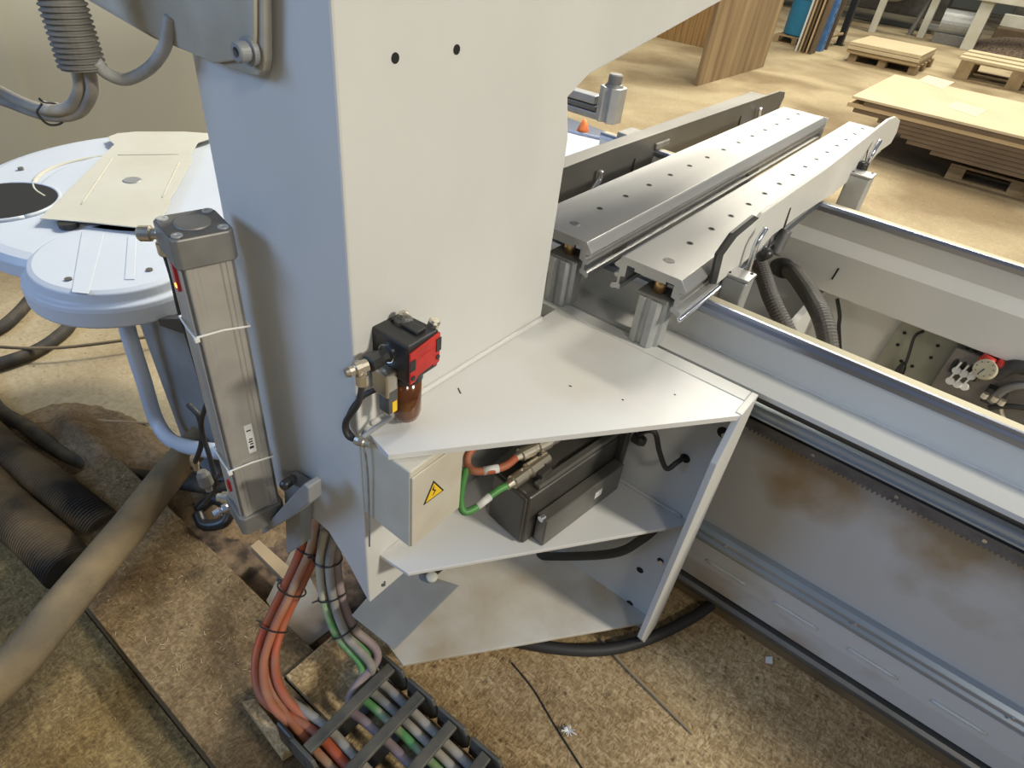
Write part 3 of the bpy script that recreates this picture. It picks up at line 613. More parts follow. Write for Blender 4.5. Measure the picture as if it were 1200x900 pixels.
cable('black_cable', [U(745, 511, Y=1.06), U(758, 505, Y=1.02), U(768, 508, Y=1.02), U(773, 530, Y=1.03), U(781, 549, Y=1.04), U(793, 542, Y=1.06), U(803, 535, Y=1.095)], .0058, 'rubber', 'black cable dipping into the round hole of the mounting plate')
tag(link('cable_gland', lathe(B(), U(742, 512, Y=1.05), (1, 0, .1), [(0, .012), (.02, .014), (.03, .010)], 14), 'black'), 'black cable gland under the top shelf right of the motor', 'gland')
cable('black_hose', [U(600, 650, Y=1.05), U(660, 652, Y=1.05), U(720, 648, Y=1.05), U(752, 632, Y=1.06), U(775, 612, Y=1.08)], .012, 'rubber', 'black hose passing under the middle shelf', 'hose')
cable('black_hose', [U(560, 742, Z=.02), U(640, 758, Z=.03), U(700, 762, Z=.032), U(750, 752, Z=.032), U(800, 730, Z=.032), U(834, 708, Z=.032), U(880, 670, Z=.032)], .0165, 'rubber', 'thick black hose lying on the floor below the bottom shelf', 'hose')

# ================================================================== SUPPORT CONSOLES
def profile(w):
    r = [(w, 0), (w + .004, -.003), (w + .017, -.015), (w + .017, -.019), (w + .004, -.021), (w + .004, -.029), (w + .013, -.031), (w + .013, -.036), (w + .004, -.038), (w + .004, -.046), (w + .016, -.050), (w + .018, -.056), (w + .013, -.060), (w + .004, -.056), (w - .006, -.056), (w - .006, -.048), (w - .002, -.046), (w - .002, -.034), (w - .012, -.032), (w - .012, -.012), (w - .03, -.012), (w - .03, -.017), (w - .045, -.017)]
    l = [(w - x, z) for x, z in reversed(r)]
    return [(a, b * 1.35) for a, b in [(0, 0), (w, 0)] + r[1:] + l[:-1]]
GC = 'support consoles lying across the machine bed'
def console(xl, w, y0, y1, zt, label, nh, m='alu'):
    c = thing('support_console', label, 'console', (xl + w / 2, y0, zt - .06), GC)
    pr = profile(w)
    bd = link('console_beam', prism(B(), [(xl + x, y0, zt + z) for x, z in pr], (0, y1 - y0, 0)), m, c, bevel=.0006, seg=1)
    link('end_trim', prism(B(), [(xl - .003, y1, zt + .001), (xl + w + .018, y1, zt + .001), (xl + w + .018, y1, zt - .079), (xl - .003, y1, zt - .079)], (0, .004, 0)), 'paint', c)
    for i in range(nh):
        y = y0 + .06 + (y1 - y0 - .12) * i / (nh - 1); r = .012 if i == 0 else .0075
        bm = lathe(B(), (xl + w * (.56 if i == 0 else .50), y, zt + .0), (0, 0, 1), [(0, r + .001), (.0009, r), (.0009, r * .8)], 22)
        h = link('screw_ring', bm, 'steel' if i == 0 else 'alu_dark', bd)
        link('screw_hole', cyl(B(), (xl + w * (.56 if i == 0 else .50), y, zt), (xl + w * (.56 if i == 0 else .50), y, zt + .0012), r * .8, n=20), 'alu_dark' if i == 0 else 'hole', h)
    return c
def post(parent, cx, y, z0, z1, s=.026, brass=None):
    out = [(s, -s * .45), (s, s * .45), (s * .72, s * .55), (s * .72, s * .95), (s * .3, s * 1.05), (-s * .3, s * 1.05), (-s * .72, s * .95), (-s * .72, s * .55), (-s, s * .45), (-s, -s * .45), (-s * .80, -s * .6), (-s * .80, -s * .95), (-s * .35, -s * 1.1), (-s * .22, -s * .9), (s * .0, -s * .9), (s * .12, -s * 1.12), (s * .55, -s * 1.1), (s * .74, -s * .9), (s * .74, -s * .55)]
    p = link('clamp_post', prism(B(), [(cx + a, y + b, z0) for a, b in out], (0, 0, z1 - z0)), 'alu_matt', parent, bevel=.001)
    link('post_cap', box(B(), cx - s * 1.05, cx + s * 1.05, y - s, y + s, z1, z1 + .006), 'cap_mid', p, bevel=.002)
    if brass: link('brass_spindle', cyl(B(), (cx, y, z1 + .006), (cx, y, brass), .013, n=20), 'brass', p, smooth=True)
    return p
ztp = 1.08
k1, k2 = U(690, 283, Z=ztp), U(805, 324, Z=ztp); k2l = U(734, 299, Z=ztp)
w2 = k2.x - k2l.x; Y1N = 1.112
k1l = U(790, 180, Z=ztp).x
c1 = console(k1l, k1.x - k1l, Y1N, U(948, 133, Z=ztp).y, ztp, 'aluminium console with top strip and grooves, middle one behind the column', 14)
pc = U(662, 325, Y=1.14); post(c1, pc.x, 1.14, .908, ztp - .06, .034, ztp - .018)
c2 = console(k2l.x, w2, Y1N + .006, U(1008, 146, Z=ztp).y, ztp, 'nearest aluminium console, its profiled end open above the top shelf', 15)
pc = U(762, 378, Y=1.14); post(c2, pc.x, 1.14, .908, ztp - .06, .034, ztp - .018)
XD = -.93
x0c = U(862, 114, Z=1.03).x
c0 = console(x0c, XD - x0c - .026, 1.30, U(880, 108, Z=1.03).y, 1.03, 'rearmost aluminium console half hidden behind the dark stop plate', 0, 'alu_dark')
def stop_plate(parent, X, pix, th=.009, m='alu'):
    pts = [U(*p, X=X) for p in pix]
    return link('stop_plate', prism(B(), pts, (-th, 0, 0)), m, parent, bevel=.0008, seg=1)
XS = k2.x + .028
sp = stop_plate(c2, XS, [(840, 333), (848, 300), (864, 278), (890, 256), (894, 250), (970, 197), (1042, 140), (1050, 137), (1055, 141), (1051, 155), (1044, 168), (1030, 178), (1008, 205), (992, 214), (975, 228), (940, 250), (905, 276), (893, 290)], m='paint')
sp['label'] = 'pale folded stop plate'
eo = [(840, 333), (848, 300), (864, 278), (890, 256), (884, 252.5), (858, 273.5), (841, 297.5), (833, 333)]
link('edge_shade', prism(B(), [U(*p, X=XS - .001) for p in eo], (-.006, 0, 0)), 'black', sp)  # shade on the plate's end edge, put in as a black strip
for a_, b_ in (((926, 244), (918, 268)), ((1017, 176), (1012, 196)), ((902, 281), (899, 293))):
    p, q = U(*a_, X=XS + .001), U(*b_, X=XS + .001)
    link('slot', prism(B(), [p, p + Vector((0, .008, 0)), q + Vector((0, .012, 0)), q - Vector((0, .004, 0))], (.0006, 0, 0)), 'hole', sp)
# rod and end lock on the near rail
link('slide_rod', cyl(B(), (XS - .008, Y1N, ztp - .082), (XS - .008, 2.1, ztp - .082), .006, n=12), 'steel', c2, smooth=True)
# side clamp with lever
def lever(parent, X, tip, bend, foot, r=.0065):
    return link('clamp_lever', tube(B(), [U(*foot, X=X), U(*bend, X=X), U(*tip, X=X)], r, n=12, k=8), 'steel', parent, smooth=True)
def side_post(parent, X, y, z0, z1, s):
    bm = B(); box(bm, X - s, X + s, y - s * .9, y + s * .9, z0, z1); p = link('side_clamp', bm, 'alu_matt', parent, bevel=.006, seg=3)
    bm = B(); box(bm, X - s * 1.05, X + s * 1.05, y - s * .95, y + s * .95, z1, z1 + .008); link('clamp_cap', bm, 'alu', p, bevel=.002)
    for sx, sy in ((-1, -1), (1, 1)): link('cap_screw', cyl(B(), (X + sx * s * .7, y + sy * s * .6, z1 + .008), (X + sx * s * .7, y + sy * s * .6, z1 + .0095), .004, n=12), 'hole', p)
    return p
pp = U(868, 320, Z=1.035); side_post(c2, pp.x, pp.y, .93, 1.027, .028)
lever(c2, pp.x, (897, 268), (886, 287), (875, 324))
link('lever_hub', cyl(B(), U(893, 300, X=pp.x - .01), U(899, 297, X=pp.x + .012), .014), 'black', c2, smooth=True)
hg = U(907, 298, X=XS + .006); h2 = U(921, 270, X=XS + .006)
link('rubber_stop', tube(B(), [hg, h2], .0165, n=16), 'cap', c2, smooth=True)
p3 = U(1010, 205, X=XS + .03); side_post(c2, p3.x, p3.y, p3.z - .22, p3.z, .036)
lever(c2, XS + .02, (1031, 165), (1020, 184), (1010, 212), .008)
link('lever_hub', tube(B(), [U(1012, 190, X=XS + .012), U(1004, 208, X=XS + .012)], .020, n=14), 'black', c2, smooth=True)
# rail carriages
for cc_, xm in ((c2, -.44), (c1, -.66), (c0, -.99)):
    link('rail_carriage', box(B(), xm - .09, xm + .07, 1.236, 1.295, 1.0, 1.028), 'cap_mid', cc_, bevel=.003)
    link('rail_carriage', box(B(), xm - .09, xm + .07, yf - .01, yf + .09, 1.008, 1.028), 'cap_mid', cc_, bevel=.003)
# dark stop plate on the rear console
sp0 = stop_plate(c0, XD, [(600, 265), (600, 222), (655, 199), (720, 174), (914, 107), (920, 108), (919, 114), (908, 138), (880, 156), (760, 232), (600, 315)], m='alu_dark')
for a_, b_ in (((743, 186), (737, 210)), ((868, 136), (863, 154))):
    p, q = U(*a_, X=XD + .001), U(*b_, X=XD + .001)
    link('slot', prism(B(), [p, p + Vector((0, .012, 0)), q + Vector((0, .014, 0)), q - Vector((0, .004, 0))], (.0006, 0, 0)), 'hole', sp0)
lever(c0, XD + .02, (705, 200), (702, 212), (690, 228), .008); lever(c0, XD + .02, (891, 127), (889, 137), (884, 148), .009)

# distant console with clamp post, behind the column
dc = fb = thing('rear_table', 'blue grey steel table corner with a silver clamp post, seen behind the column', 'table', U(600, 170, Z=GZ))
lp = U(590, 170, Z=.9); link('leg', box(B(), lp.x - .04, lp.x + .04, lp.y - .04, lp.y + .04, GZ, .95), 'greyplate', dc)
Yd = 2.6
pb, pt = U(712, 142, Y=Yd), U(715, 100, Y=Yd)
bm = prism(B(), [(pb.x + a, Yd + b, pb.z) for a, b in ((.05, -.03), (.05, .03), (.03, .05), (-.03, .05), (-.05, .03), (-.05, -.03), (-.02, -.05), (0, -.035), (.02, -.05))], (0, 0, pt.z - pb.z)); link('clamp_post', bm, 'alu_matt', dc, bevel=.003)
link('post_head', lathe(B(), (pb.x, Yd, pt.z), (0, 0, 1), [(0, .042), (.01, .036), (.012, .030), (.045, .030), (.05, .026)], 24), 'cap_mid', dc)
d0 = U(700, 112, Y=Yd); 
for k, (ya, yb) in enumerate(((112, 122), (124, 130), (132, 140))):
    q0, q1 = U(702, ya, Y=Yd), U(702, yb, Y=Yd)
    link('beam_rib', box(B(), q0.x - .9, q0.x, Yd - .03 + k * .004, Yd + .03, q1.z, q0.z), 'alu_dark' if k == 1 else 'alu', dc, bevel=.003)
# bed rail seen past the column at the far left, blue-grey
a = U(722, 163, Z=.97)
link('frame_bar', prism(B(), [U(640, 128, Z=.97), U(722, 158, Z=.97), U(722, 165, Z=.97), U(640, 146, Z=.97)], (0, 0, -.03)), 'rail', fb, bevel=.003)
link('frame_panel', prism(B(), [U(640, 146, Z=.96), U(722, 165, Z=.96), U(700, 195, Z=.96), U(640, 215, Z=.96)], (0, 0, -.01)), 'hood', fb)
tag(link('plastic_cone', lathe(B(), U(683, 153, Z=.97), (0, 0, 1), [(0, .024), (.02, .016), (.04, .006)], 14), 'orangep', smooth=True), 'small orange plastic cone behind the column', 'cone')

# ================================================================== CABLE CHAIN AND CABLE BUNDLES
ch = thing('cable_chain', 'black plastic cable drag chain with cross bars at the bottom', 'cable chain', U(440, 850, Z=.02))
za = .115
r_ = [U(462, 777, Z=za), U(495, 812, Z=za), U(530, 848, Z=za), U(567, 888, Z=za)]
l_ = [U(355, 873, Z=za)]
ylo, yhi = l_[0].y - .0, sum(p.y for p in r_) / 4
pit = (r_[3].x - r_[0].x) / 3; xs0 = r_[0].x
for k in range(11):
    x = xs0 + pit * k
    link('cross_bar', box(B(), x - .014, x + .014, ylo, yhi, za - .012, za), 'chain', ch, bevel=.003)
    link('lower_bar', box(B(), x - .012, x + .012, ylo, yhi, .022, .03), 'chain', ch, bevel=.002)
    for y in (ylo - .012, yhi + .002):
        bm = prism(B(), [(x - pit * .5, y, .030), (x + pit * .30, y, .020), (x + pit * .46, y, .05), (x + pit * .46, y, .09), (x + pit * .30, y, za + .004), (x - pit * .5, y, za - .004)], (0, .010, 0))
        s_ = link('side_link', bm, 'chain', ch, bevel=.003)
        link('link_pin', cyl(B(), (x - pit * .1, y - .002, .07), (x - pit * .1, y + .012, .07), .018, n=18), 'chain', s_)
bm = prism(B(), [(xs0 - pit * 1.25, yhi, .05), (xs0 - pit * .4, yhi, .03), (xs0 - pit * .4, yhi, za + .004), (xs0 - pit * 1.25, yhi, za + .02)], (0, .012, 0)); link('end_link', bm, 'black', ch, bevel=.006)
bm = prism(B(), [(xs0 - pit * .95, ylo - .012, .03), (xs0 - pit * .4, ylo - .012, .03), (xs0 - pit * .4, ylo - .012, za), (xs0 - pit * .95, ylo - .012, za)], (0, .012, 0)); link('end_link', bm, 'black', ch, bevel=.006)
# cables: start under the column, end inside the chain
def bundle(n, top, mids, endys, r, mats, labels, group, tl, zs_):
    for i in range(n):
        an = i * 2 * PI / (n - 1) + .8; off = Vector((math.cos(an) * r * 2.05 * (i > 0), math.sin(an) * r * 2.05 * (i > 0), 0))
        pts = [top + off] + [m_ + Vector((off.x, off.y, off.x * .5)) for m_ in mids]
        e, ze = endys[i], zs_[i]
        pts += [Vector((xs0 - .02, e, ze)), Vector((xs0 + .15, e, ze)), Vector((xs0 + 1.0, e, ze))]
        cable('bundle_cable', pts, r * (.92 + .12 * ((i * 7) % 3) / 2), mats[i], labels[i], group=group)
    c = [top] + mids
    for k, l in zip((1, 2, 3) if len(tl) == 3 else (0, 1, 2, 3), tl):
        d = (c[min(k + 1, len(c) - 1)] - c[max(k - 1, 0)]).normalized(); u, v = frame(d); q = c[k]; R_ = r * 3.2
        pts = [q + (u * math.cos(t) + v * math.sin(t)) * R_ for t in [2 * PI * i / 10 for i in range(11)]] + [q + u * (R_ + .014)]
        tag(link('cable_tie', tube(B(), pts, .0022, n=6, k=4), 'black'), l, 'cable tie', 'black cable ties on the bundles')
oy = ylo + .018
bundle(5, U(372, 600, Z=.44), [U(364, 640, Z=.33), U(342, 690, Z=.23), U(321, 735, Z=.15), U(311, 775, Z=.11), U(322, 818, Z=.09)],
       [oy, oy + .048, oy + .024, oy + .012, oy + .036], .0112, ['cable_orange_d', 'cable_beige', 'cable_orange', 'cable_orange_d', 'cable_orange'],
       ['dusty orange cable in the left bundle, dulled by sawdust', 'grey dusty cable among the orange bundle', 'bright orange cable in the middle of the left bundle', 'dusty orange cable at the rear of the left bundle', 'orange cable on the column side of the left bundle'], 'cables of the orange bundle',
       ['topmost black cable tie on the orange bundle', 'black cable tie around the orange bundle below the column', 'black cable tie halfway down the orange bundle'], [.078, .078, .078, .055, .055])
gy = yhi - .125
bundle(6, U(390, 618, Z=.44), [U(384, 655, Z=.34), U(389, 698, Z=.26), U(404, 738, Z=.19), U(432, 772, Z=.13)],
       [gy + .042, gy + .066, gy + .094, gy + .054, gy + .080, gy + .008], .0106, ['cable_green_d', 'cable_beige', 'cable_beige', 'cable_green_d', 'cable_beige', 'cable_purple'],
       ['green and beige dusted cable in the middle of the right bundle', 'beige cable lying between the green and the outer beige cable in the chain', 'beige dusty cable on the right of the green bundle', 'green dusty cable on the near side of the right bundle', 'beige cable in the lower layer near the chain side links', 'mauve cable of the green and grey bundle'], 'cables of the green and grey bundle',
       ['topmost black cable tie on the green and grey bundle', 'second black cable tie down the green and grey bundle', 'lowest black cable tie on the green and grey bundle'], [.078, .078, .078, .056, .056, .078])

# ================================================================== DUST HOOD
hd = thing('dust_hood', 'large white round moulded hood on a pipe stand at the left', 'hood', (-1.9, .8, .7))
zh = .80
def circ3(a, b, c):
    ax, ay, bx, by, cx, cy_ = a.x, a.y, b.x, b.y, c.x, c.y
    d_ = 2 * (ax * (by - cy_) + bx * (cy_ - ay) + cx * (ay - by))
    ux = ((ax * ax + ay * ay) * (by - cy_) + (bx * bx + by * by) * (cy_ - ay) + (cx * cx + cy_ * cy_) * (ay - by)) / d_
    uy = ((ax * ax + ay * ay) * (cx - bx) + (bx * bx + by * by) * (ax - cx) + (cx * cx + cy_ * cy_) * (bx - ax)) / d_
    return Vector((ux, uy, 0)), math.hypot(ax - ux, ay - uy)
hc, hr = circ3(U(120, 158, Z=zh), U(0, 188, Z=zh), U(0, 312, Z=zh - .04))
link('main_shell', lathe(B(), (hc.x, hc.y, zh), (0, 0, -1), [(-.004, 0), (-.004, hr * .62), (0, hr * .64), (0, hr * .93), (.006, hr * .975), (.02, hr), (.055, hr * 1.005), (.06, hr * .99), (.06, 0)], 96), 'hood', hd, smooth=False, bevel=.003)
lc, lr = circ3(U(22, 325, Z=zh - .03), U(112, 372, Z=zh - .05), U(212, 352, Z=zh - .05))
zz = zh + .004
link('front_lobe', lathe(B(), (lc.x, lc.y, zz), (0, 0, -1), [(0, 0), (0, lr * .84), (.006, lr * .90), (.028, lr * .93), (.034, lr * .985), (.045, lr), (.085, lr * 1.0), (.09, lr * .98), (.09, 0)], 96), 'hood', hd, smooth=False, bevel=.003)
# dark oval opening, moulded ring, bolts
c = U(4, 236, Z=zh + .003); link('opening', lathe(B(), (c.x, c.y, zh + .0005), (0, 0, 1), [(0, .135), (.006, .135), (.006, .0)], 40), 'hole', hd)
link('opening_rim', tube(B(), [(c.x + .138 * math.cos(t), c.y + .138 * math.sin(t), zh + .003) for t in [2 * PI * i / 24 for i in range(25)]], .006, n=8, k=2), 'hood', hd, smooth=True)
cr = U(132, 210, Z=zh); bm = B()
tube(bm, [Vector((cr.x + .21 * math.cos(t), cr.y + .21 * math.sin(t), zh + .001)) for t in [PI * .45 + i * PI / 10 for i in range(12)]], .0065, n=8, k=4); link('moulded_ring', bm, 'lid', hd, smooth=True)
link('raised_band', prism(B(), [U(*p, Z=zz) for p in ((96, 272), (122, 275), (104, 345), (84, 343))], (0, 0, .002)), 'hood', hd, bevel=.003)
link('raised_band', prism(B(), [U(*p, Z=zz) for p in ((150, 278), (160, 278), (158, 328), (146, 328))], (0, 0, .002)), 'hood', hd, bevel=.003)
for px, py in ((24, 197), (80, 327), (175, 316)):
    c = U(px, py, Z=zh + .006); link('screw', cyl(B(), c - Vector((0, 0, .006)), c + Vector((0, 0, .002)), .008), 'alu_dark', hd)
tag_ = [(47, 257), (110, 262), (183, 270), (200, 239), (199, 236), (226, 188), (224, 182), (232, 168), (262, 158), (215, 155), (160, 155), (138, 157), (127, 161), (129, 166), (134, 170)]
zl2 = zh + .018
ld = thing('cover_sheet', 'cream sheet cover with a centre screw lying on the white hood', 'cover', U(140, 220, Z=zl2))
link('sheet', prism(B(), [U(*p, Z=zl2) for p in tag_], (0, 0, .003)), 'lid', ld, bevel=.001)
c = U(155, 211.5, Z=zl2 + .003); sc_ = link('centre_screw', lathe(B(), c, (0, 0, 1), [(0, .028), (.003, .024), (.003, .012)], 20), 'greyplate', ld)
for p, q in (((138, 182), (210, 181)), ((210, 190), (190, 232)), ((132, 185), (95, 240))):
    link('crease', tube(B(), [U(*p, Z=zl2 + .003), U(*q, Z=zl2 + .003)], .0022, n=8), 'lid', ld, smooth=True)
link('pad', cyl(B(), U(70, 262, Z=zl2 - .001) + Vector((0, .02, -.014)), U(70, 262, Z=zl2 - .001) + Vector((0, .02, 0)), .025), 'black', ld)
# stand
Ys = .60
link('stand_pipe', tube(B(), [U(143, 360, Y=Ys), U(152, 395, Y=Ys), U(168, 445, Y=Ys), U(182, 490, Y=Ys), U(198, 514, Y=Ys - .01), U(222, 524, Y=Ys - .02), U(262, 530, Y=Ys - .03)], .0235, n=18), 'hood', hd, smooth=True)
pts = [U(*p, Y=Ys + .07) for p in ((156, 360), (225, 355), (262, 500), (262, 600), (232, 560), (215, 520))]
link('stand_leg', prism(B(), pts, (0, .025, 0)), 'greyplate', hd, bevel=.004)
a, b_ = U(187, 382, Y=Ys - .05), U(213, 380, Y=Ys - .05)
link('stand_clamp', prism(B(), [a, a + Vector((0, 0, .02)), b_ + Vector((.03, 0, .03)), b_ + Vector((.03, 0, -.02))], (0, .03, 0)), 'black', hd, bevel=.002)
# tangle of fittings below
cable('black_cable', [U(221, 474, Y=.5), U(234, 490, Y=.5), U(236, 520, Y=.5), U(226, 548, Y=.5)], .007, 'rubber', 'short black lead hanging by the pipe stand')
cable('black_cable', [U(243, 470, Y=.49), U(236, 500, Y=.49), U(247, 540, Y=.48), U(252, 570, Y=.47), U(240, 590, Y=.47)], .006, 'rubber', 'black lead dropping behind the foot of the cylinder')
tag(link('quick_coupling', lathe(B(), U(226, 535, Y=.5), (.0, 0, -1), [(0, .008), (.01, .011), (.03, .011), (.032, .008), (.05, .008)], 14), 'nickel'), 'small brass coloured coupling hanging left of the cylinder foot', 'coupling')
tag(link('silencer', lathe(B(), U(236, 552, Y=.44), (.25, 0, -1), [(0, .010), (.012, .016), (.04, .017), (.05, .008), (.06, .008)], 14), 'cap_mid'), 'dark grey threaded silencer left of the cylinder foot', 'fitting')
tag(link('tube_nest', tube(B(), [U(232, 598, Z=.02), U(250, 585, Z=.05), U(268, 595, Z=.06), U(262, 612, Z=.04), U(240, 615, Z=.02), U(232, 602, Z=.03)], .018, n=12), 'black', smooth=True), 'coiled black rubber tube on the dirt below the cylinder', 'tube')
tag(link('metal_fitting', lathe(B(), U(250, 604, Z=.14), U(274, 590, Z=.16) - U(250, 604, Z=.14), [(0, .008), (.004, .014), (.02, .015), (.022, .011), (.03, .011), (.032, .016), (.045, .016), (.05, .010)], 14), 'steel'), 'shiny metal elbow fitting below the cylinder', 'fitting')

# ================================================================== HOSES AND CABLES ON THE FLOOR
cable('dust_hose', [U(-330, 1130, Z=.10), U(-150, 950, Z=.10), U(-40, 832, Z=.10), U(20, 775, Z=.10), U(90, 690, Z=.10), U(150, 618, Z=.10), U(205, 548, Z=.10), U(250, 500, Z=.06), U(290, 460, Z=.0)], .050, 'hose_dusty', 'thick beige dust covered suction hose crossing the lower left', 'hose', n=24)
cable('corrugated_hose', [U(-260, 330, Z=.0), U(-50, 482, Z=.0), U(0, 525, Z=.0), U(50, 562, Z=.0), U(95, 598, Z=-.005), U(122, 620, Z=-.02)], .055, 'hose_black', 'black corrugated hose half buried in sawdust, upper of two', 'hose', rib=.0032, pitch=.010, n=22)
cable('corrugated_hose', [U(-280, 350, Z=.01), U(-60, 530, Z=.01), U(0, 590, Z=.01), U(50, 635, Z=.01), U(82, 668, Z=.0)], .066, 'hose_black', 'brownish black corrugated hose at the left edge, lower of two', 'hose', rib=.0032, pitch=.010, n=22)
zc_ = GZ + .03
cable('floor_cable', [U(-40, 400, Z=zc_), U(-10, 470, Z=zc_), U(30, 500, Z=zc_), U(75, 532, Z=zc_), U(130, 552, Z=zc_), U(190, 562, Z=zc_), U(260, 572, Z=zc_), U(300, 575, Z=zc_)], .026, 'rubber_dusty', 'thick black cable curving over the sawdust floor below the hood')
cable('floor_cable', [U(-60, 440, Z=zc_), U(0, 426, Z=zc_), U(40, 412, Z=zc_), U(68, 394, Z=zc_), U(85, 375, Z=zc_), U(90, 340, Z=zc_)], .026, 'rubber_dusty', 'black cable loop ending under the front of the hood')
cable('floor_cable', [U(-40, 400, Z=zc_), U(0, 384, Z=zc_), U(22, 366, Z=zc_), U(40, 345, Z=zc_)], .026, 'rubber_dusty', 'black cable piece at the far left edge above the loop')
cable('thin_rod', [U(-30, 405, Z=zc_ + .03), U(60, 408, Z=zc_ + .03), U(150, 398, Z=zc_ + .03), U(200, 390, Z=zc_ + .03)], .007, 'hose_dusty', 'thin brown rod lying over the loop of black cable', 'rod')
cable('wood_splinter', [U(78, 490, Z=GZ + .008), U(120, 493, Z=GZ + .012), U(176, 496, Z=GZ + .008)], .005, 'splinter', 'long thin dark splinter on the sawdust below the hood', 'splinter', n=6)
cable('wood_splinter', [U(703, 747, Z=.02), U(730, 778, Z=.018), U(770, 818, Z=.018), U(812, 860, Z=.016)], .005, 'splinter', 'long wooden splinter strip lying on the chipboard below the bottom shelf', 'splinter', n=6)
cable('wood_splinter', [U(600, 777, Z=.014), U(625, 808, Z=.014), U(650, 850, Z=.014), U(685, 905, Z=.014)], .0022, 'hole', 'thin dark thread along the chipboard joint beside the white fluff', 'splinter', n=6)
bm = B(); c = U(667, 857, Z=.02)
for k in range(26):
    d_ = Vector((random.gauss(0, 1), random.gauss(0, 1), abs(random.gauss(0, .6)))).normalized() * random.uniform(.008, .022); tube(bm, [c, c + d_ * .5 + Vector((0, 0, .002)), c + d_], .0011, n=5, k=2)
tag(link('fluff', bm, 'white'), 'tuft of white fluff on the chipboard floor', 'fluff', kind='stuff')
bm = prism(B(), [U(897, 770, Z=.013), U(905, 770, Z=.013), U(905, 778, Z=.013), U(897, 777, Z=.013)], (0, 0, .003)); tag(link('paper_chip', bm, 'white'), 'tiny white square chip on the dark floor by the bed', 'chip')
def heap(name, cx, cy, rx, ry, h, label):
    bm = B(); N_ = 44; vs = []
    from mathutils import noise as NZ
    for i in range(N_ + 1):
        row = []
        for j in range(N_ + 1):
            a, b = i / N_ * 2 - 1, j / N_ * 2 - 1; d = math.hypot(a, b)
            z = h * max(0, 1 - d * d) * (.6 + .8 * NZ.noise(Vector((a * 2.3 + cx, b * 2.3, 1)))) + .012 * NZ.noise(Vector((a * 9, b * 9, 3))) * max(0, 1 - d)
            row.append(bm.verts.new((cx + a * rx, cy + b * ry, GZ + max(z, -.002) + (0 if d < 1 else -.01))))
        vs.append(row)
    for i in range(N_):
        for j in range(N_): bm.faces.new((vs[i][j], vs[i + 1][j], vs[i + 1][j + 1], vs[i][j + 1]))
    return tag(link(name, bm, 'dust_heap', smooth=True), label, 'sawdust', kind='stuff')
M['dust_heap'] = chipmat('brown_sawdust', (.12, .085, .05), (.20, .145, .085), (.29, .215, .13), 70, dark=(.08, .05, .03), bump=.6, blotch=5)
heap('sawdust_heap', -1.98, .40, .50, .26, .10, 'brown sawdust drifted around the corrugated hoses')
heap('sawdust_heap', -1.50, .70, .30, .18, .035, 'brown dusty drift of shavings at the end of the trench below the cylinder')
# loose shavings
bm = B()
def strew(n, x0, x1, y0, y1, z):
    for _ in range(n):
        x, y = random.uniform(x0, x1), random.uniform(y0, y1); a = random.uniform(0, PI); L_ = random.uniform(.004, .014); w_ = random.uniform(.0004, .0011)
        dx, dy = math.cos(a) * L_, math.sin(a) * L_; ex_, ey_ = -math.sin(a) * w_, math.cos(a) * w_
        prism(bm, [(x - ex_, y - ey_, z), (x + ex_, y + ey_, z), (x + dx + ex_, y + dy + ey_, z + .001), (x + dx - ex_, y + dy - ey_, z + .001)], (0, 0, .0007))
strew(700, -.8, .7, .4, 1.3, .0125); strew(250, -1.8, -.85, .15, .46, .0005); strew(500, -1.9, .2, -.6, .11, GZ + .0125); strew(500, -3.2, -1.2, .5, 1.6, GZ + .001)
tag(link('wood_shavings', bm, mat('shaving', (.42, .32, .18), .8, col2=(.2, .14, .08), vscale=40)), 'loose pale wood shavings scattered over floor and boards', 'shavings', kind='stuff')

# ================================================================== BACKGROUND
def pallet(name, o3, dx, dy, label, h=.144, ld=(1, 0), group=None):
    """o3: near-left corner on the floor; dx along X, dy along Y"""
    p = thing(name, label, 'pallet', o3, group); x, y, z = o3
    for k in range(5): link('deck_board', box(B(), x, x + dx, y + dy * (k / 4) * .88, y + dy * (k / 4) * .88 + dy * .12, z + h - .022, z + h), 'palletwood', p, bevel=.003)
    for k in range(3): link('stringer', box(B(), x, x + dx, y + dy * k * .44, y + dy * k * .44 + dy * .12, z, z + .022), 'palletwood', p)
    for i in range(3):
        for k in range(3): link('block', box(B(), x + i * dx * .44, x + i * dx * .44 + dx * .12, y + dy * k * .44, y + dy * k * .44 + dy * .12, z + .022, z + h - .022), 'palletwood', p, bevel=.003)
    return p
def sheets(o3, dx, dy, n, th, label, group, mats, jit=.03, tops=None):
    for k in range(n):
        jx, jy = random.uniform(-jit, jit), random.uniform(-jit, jit)
        z = o3[2] + k * th
        s = link('wood_sheet', box(B(), o3[0] + jx, o3[0] + dx + jx, o3[1] + jy, o3[1] + dy + jy, z, z + th * .85), mats[k % len(mats)])
        l = label[k] if isinstance(label, list) else label
        tag(s, l, 'board', group)
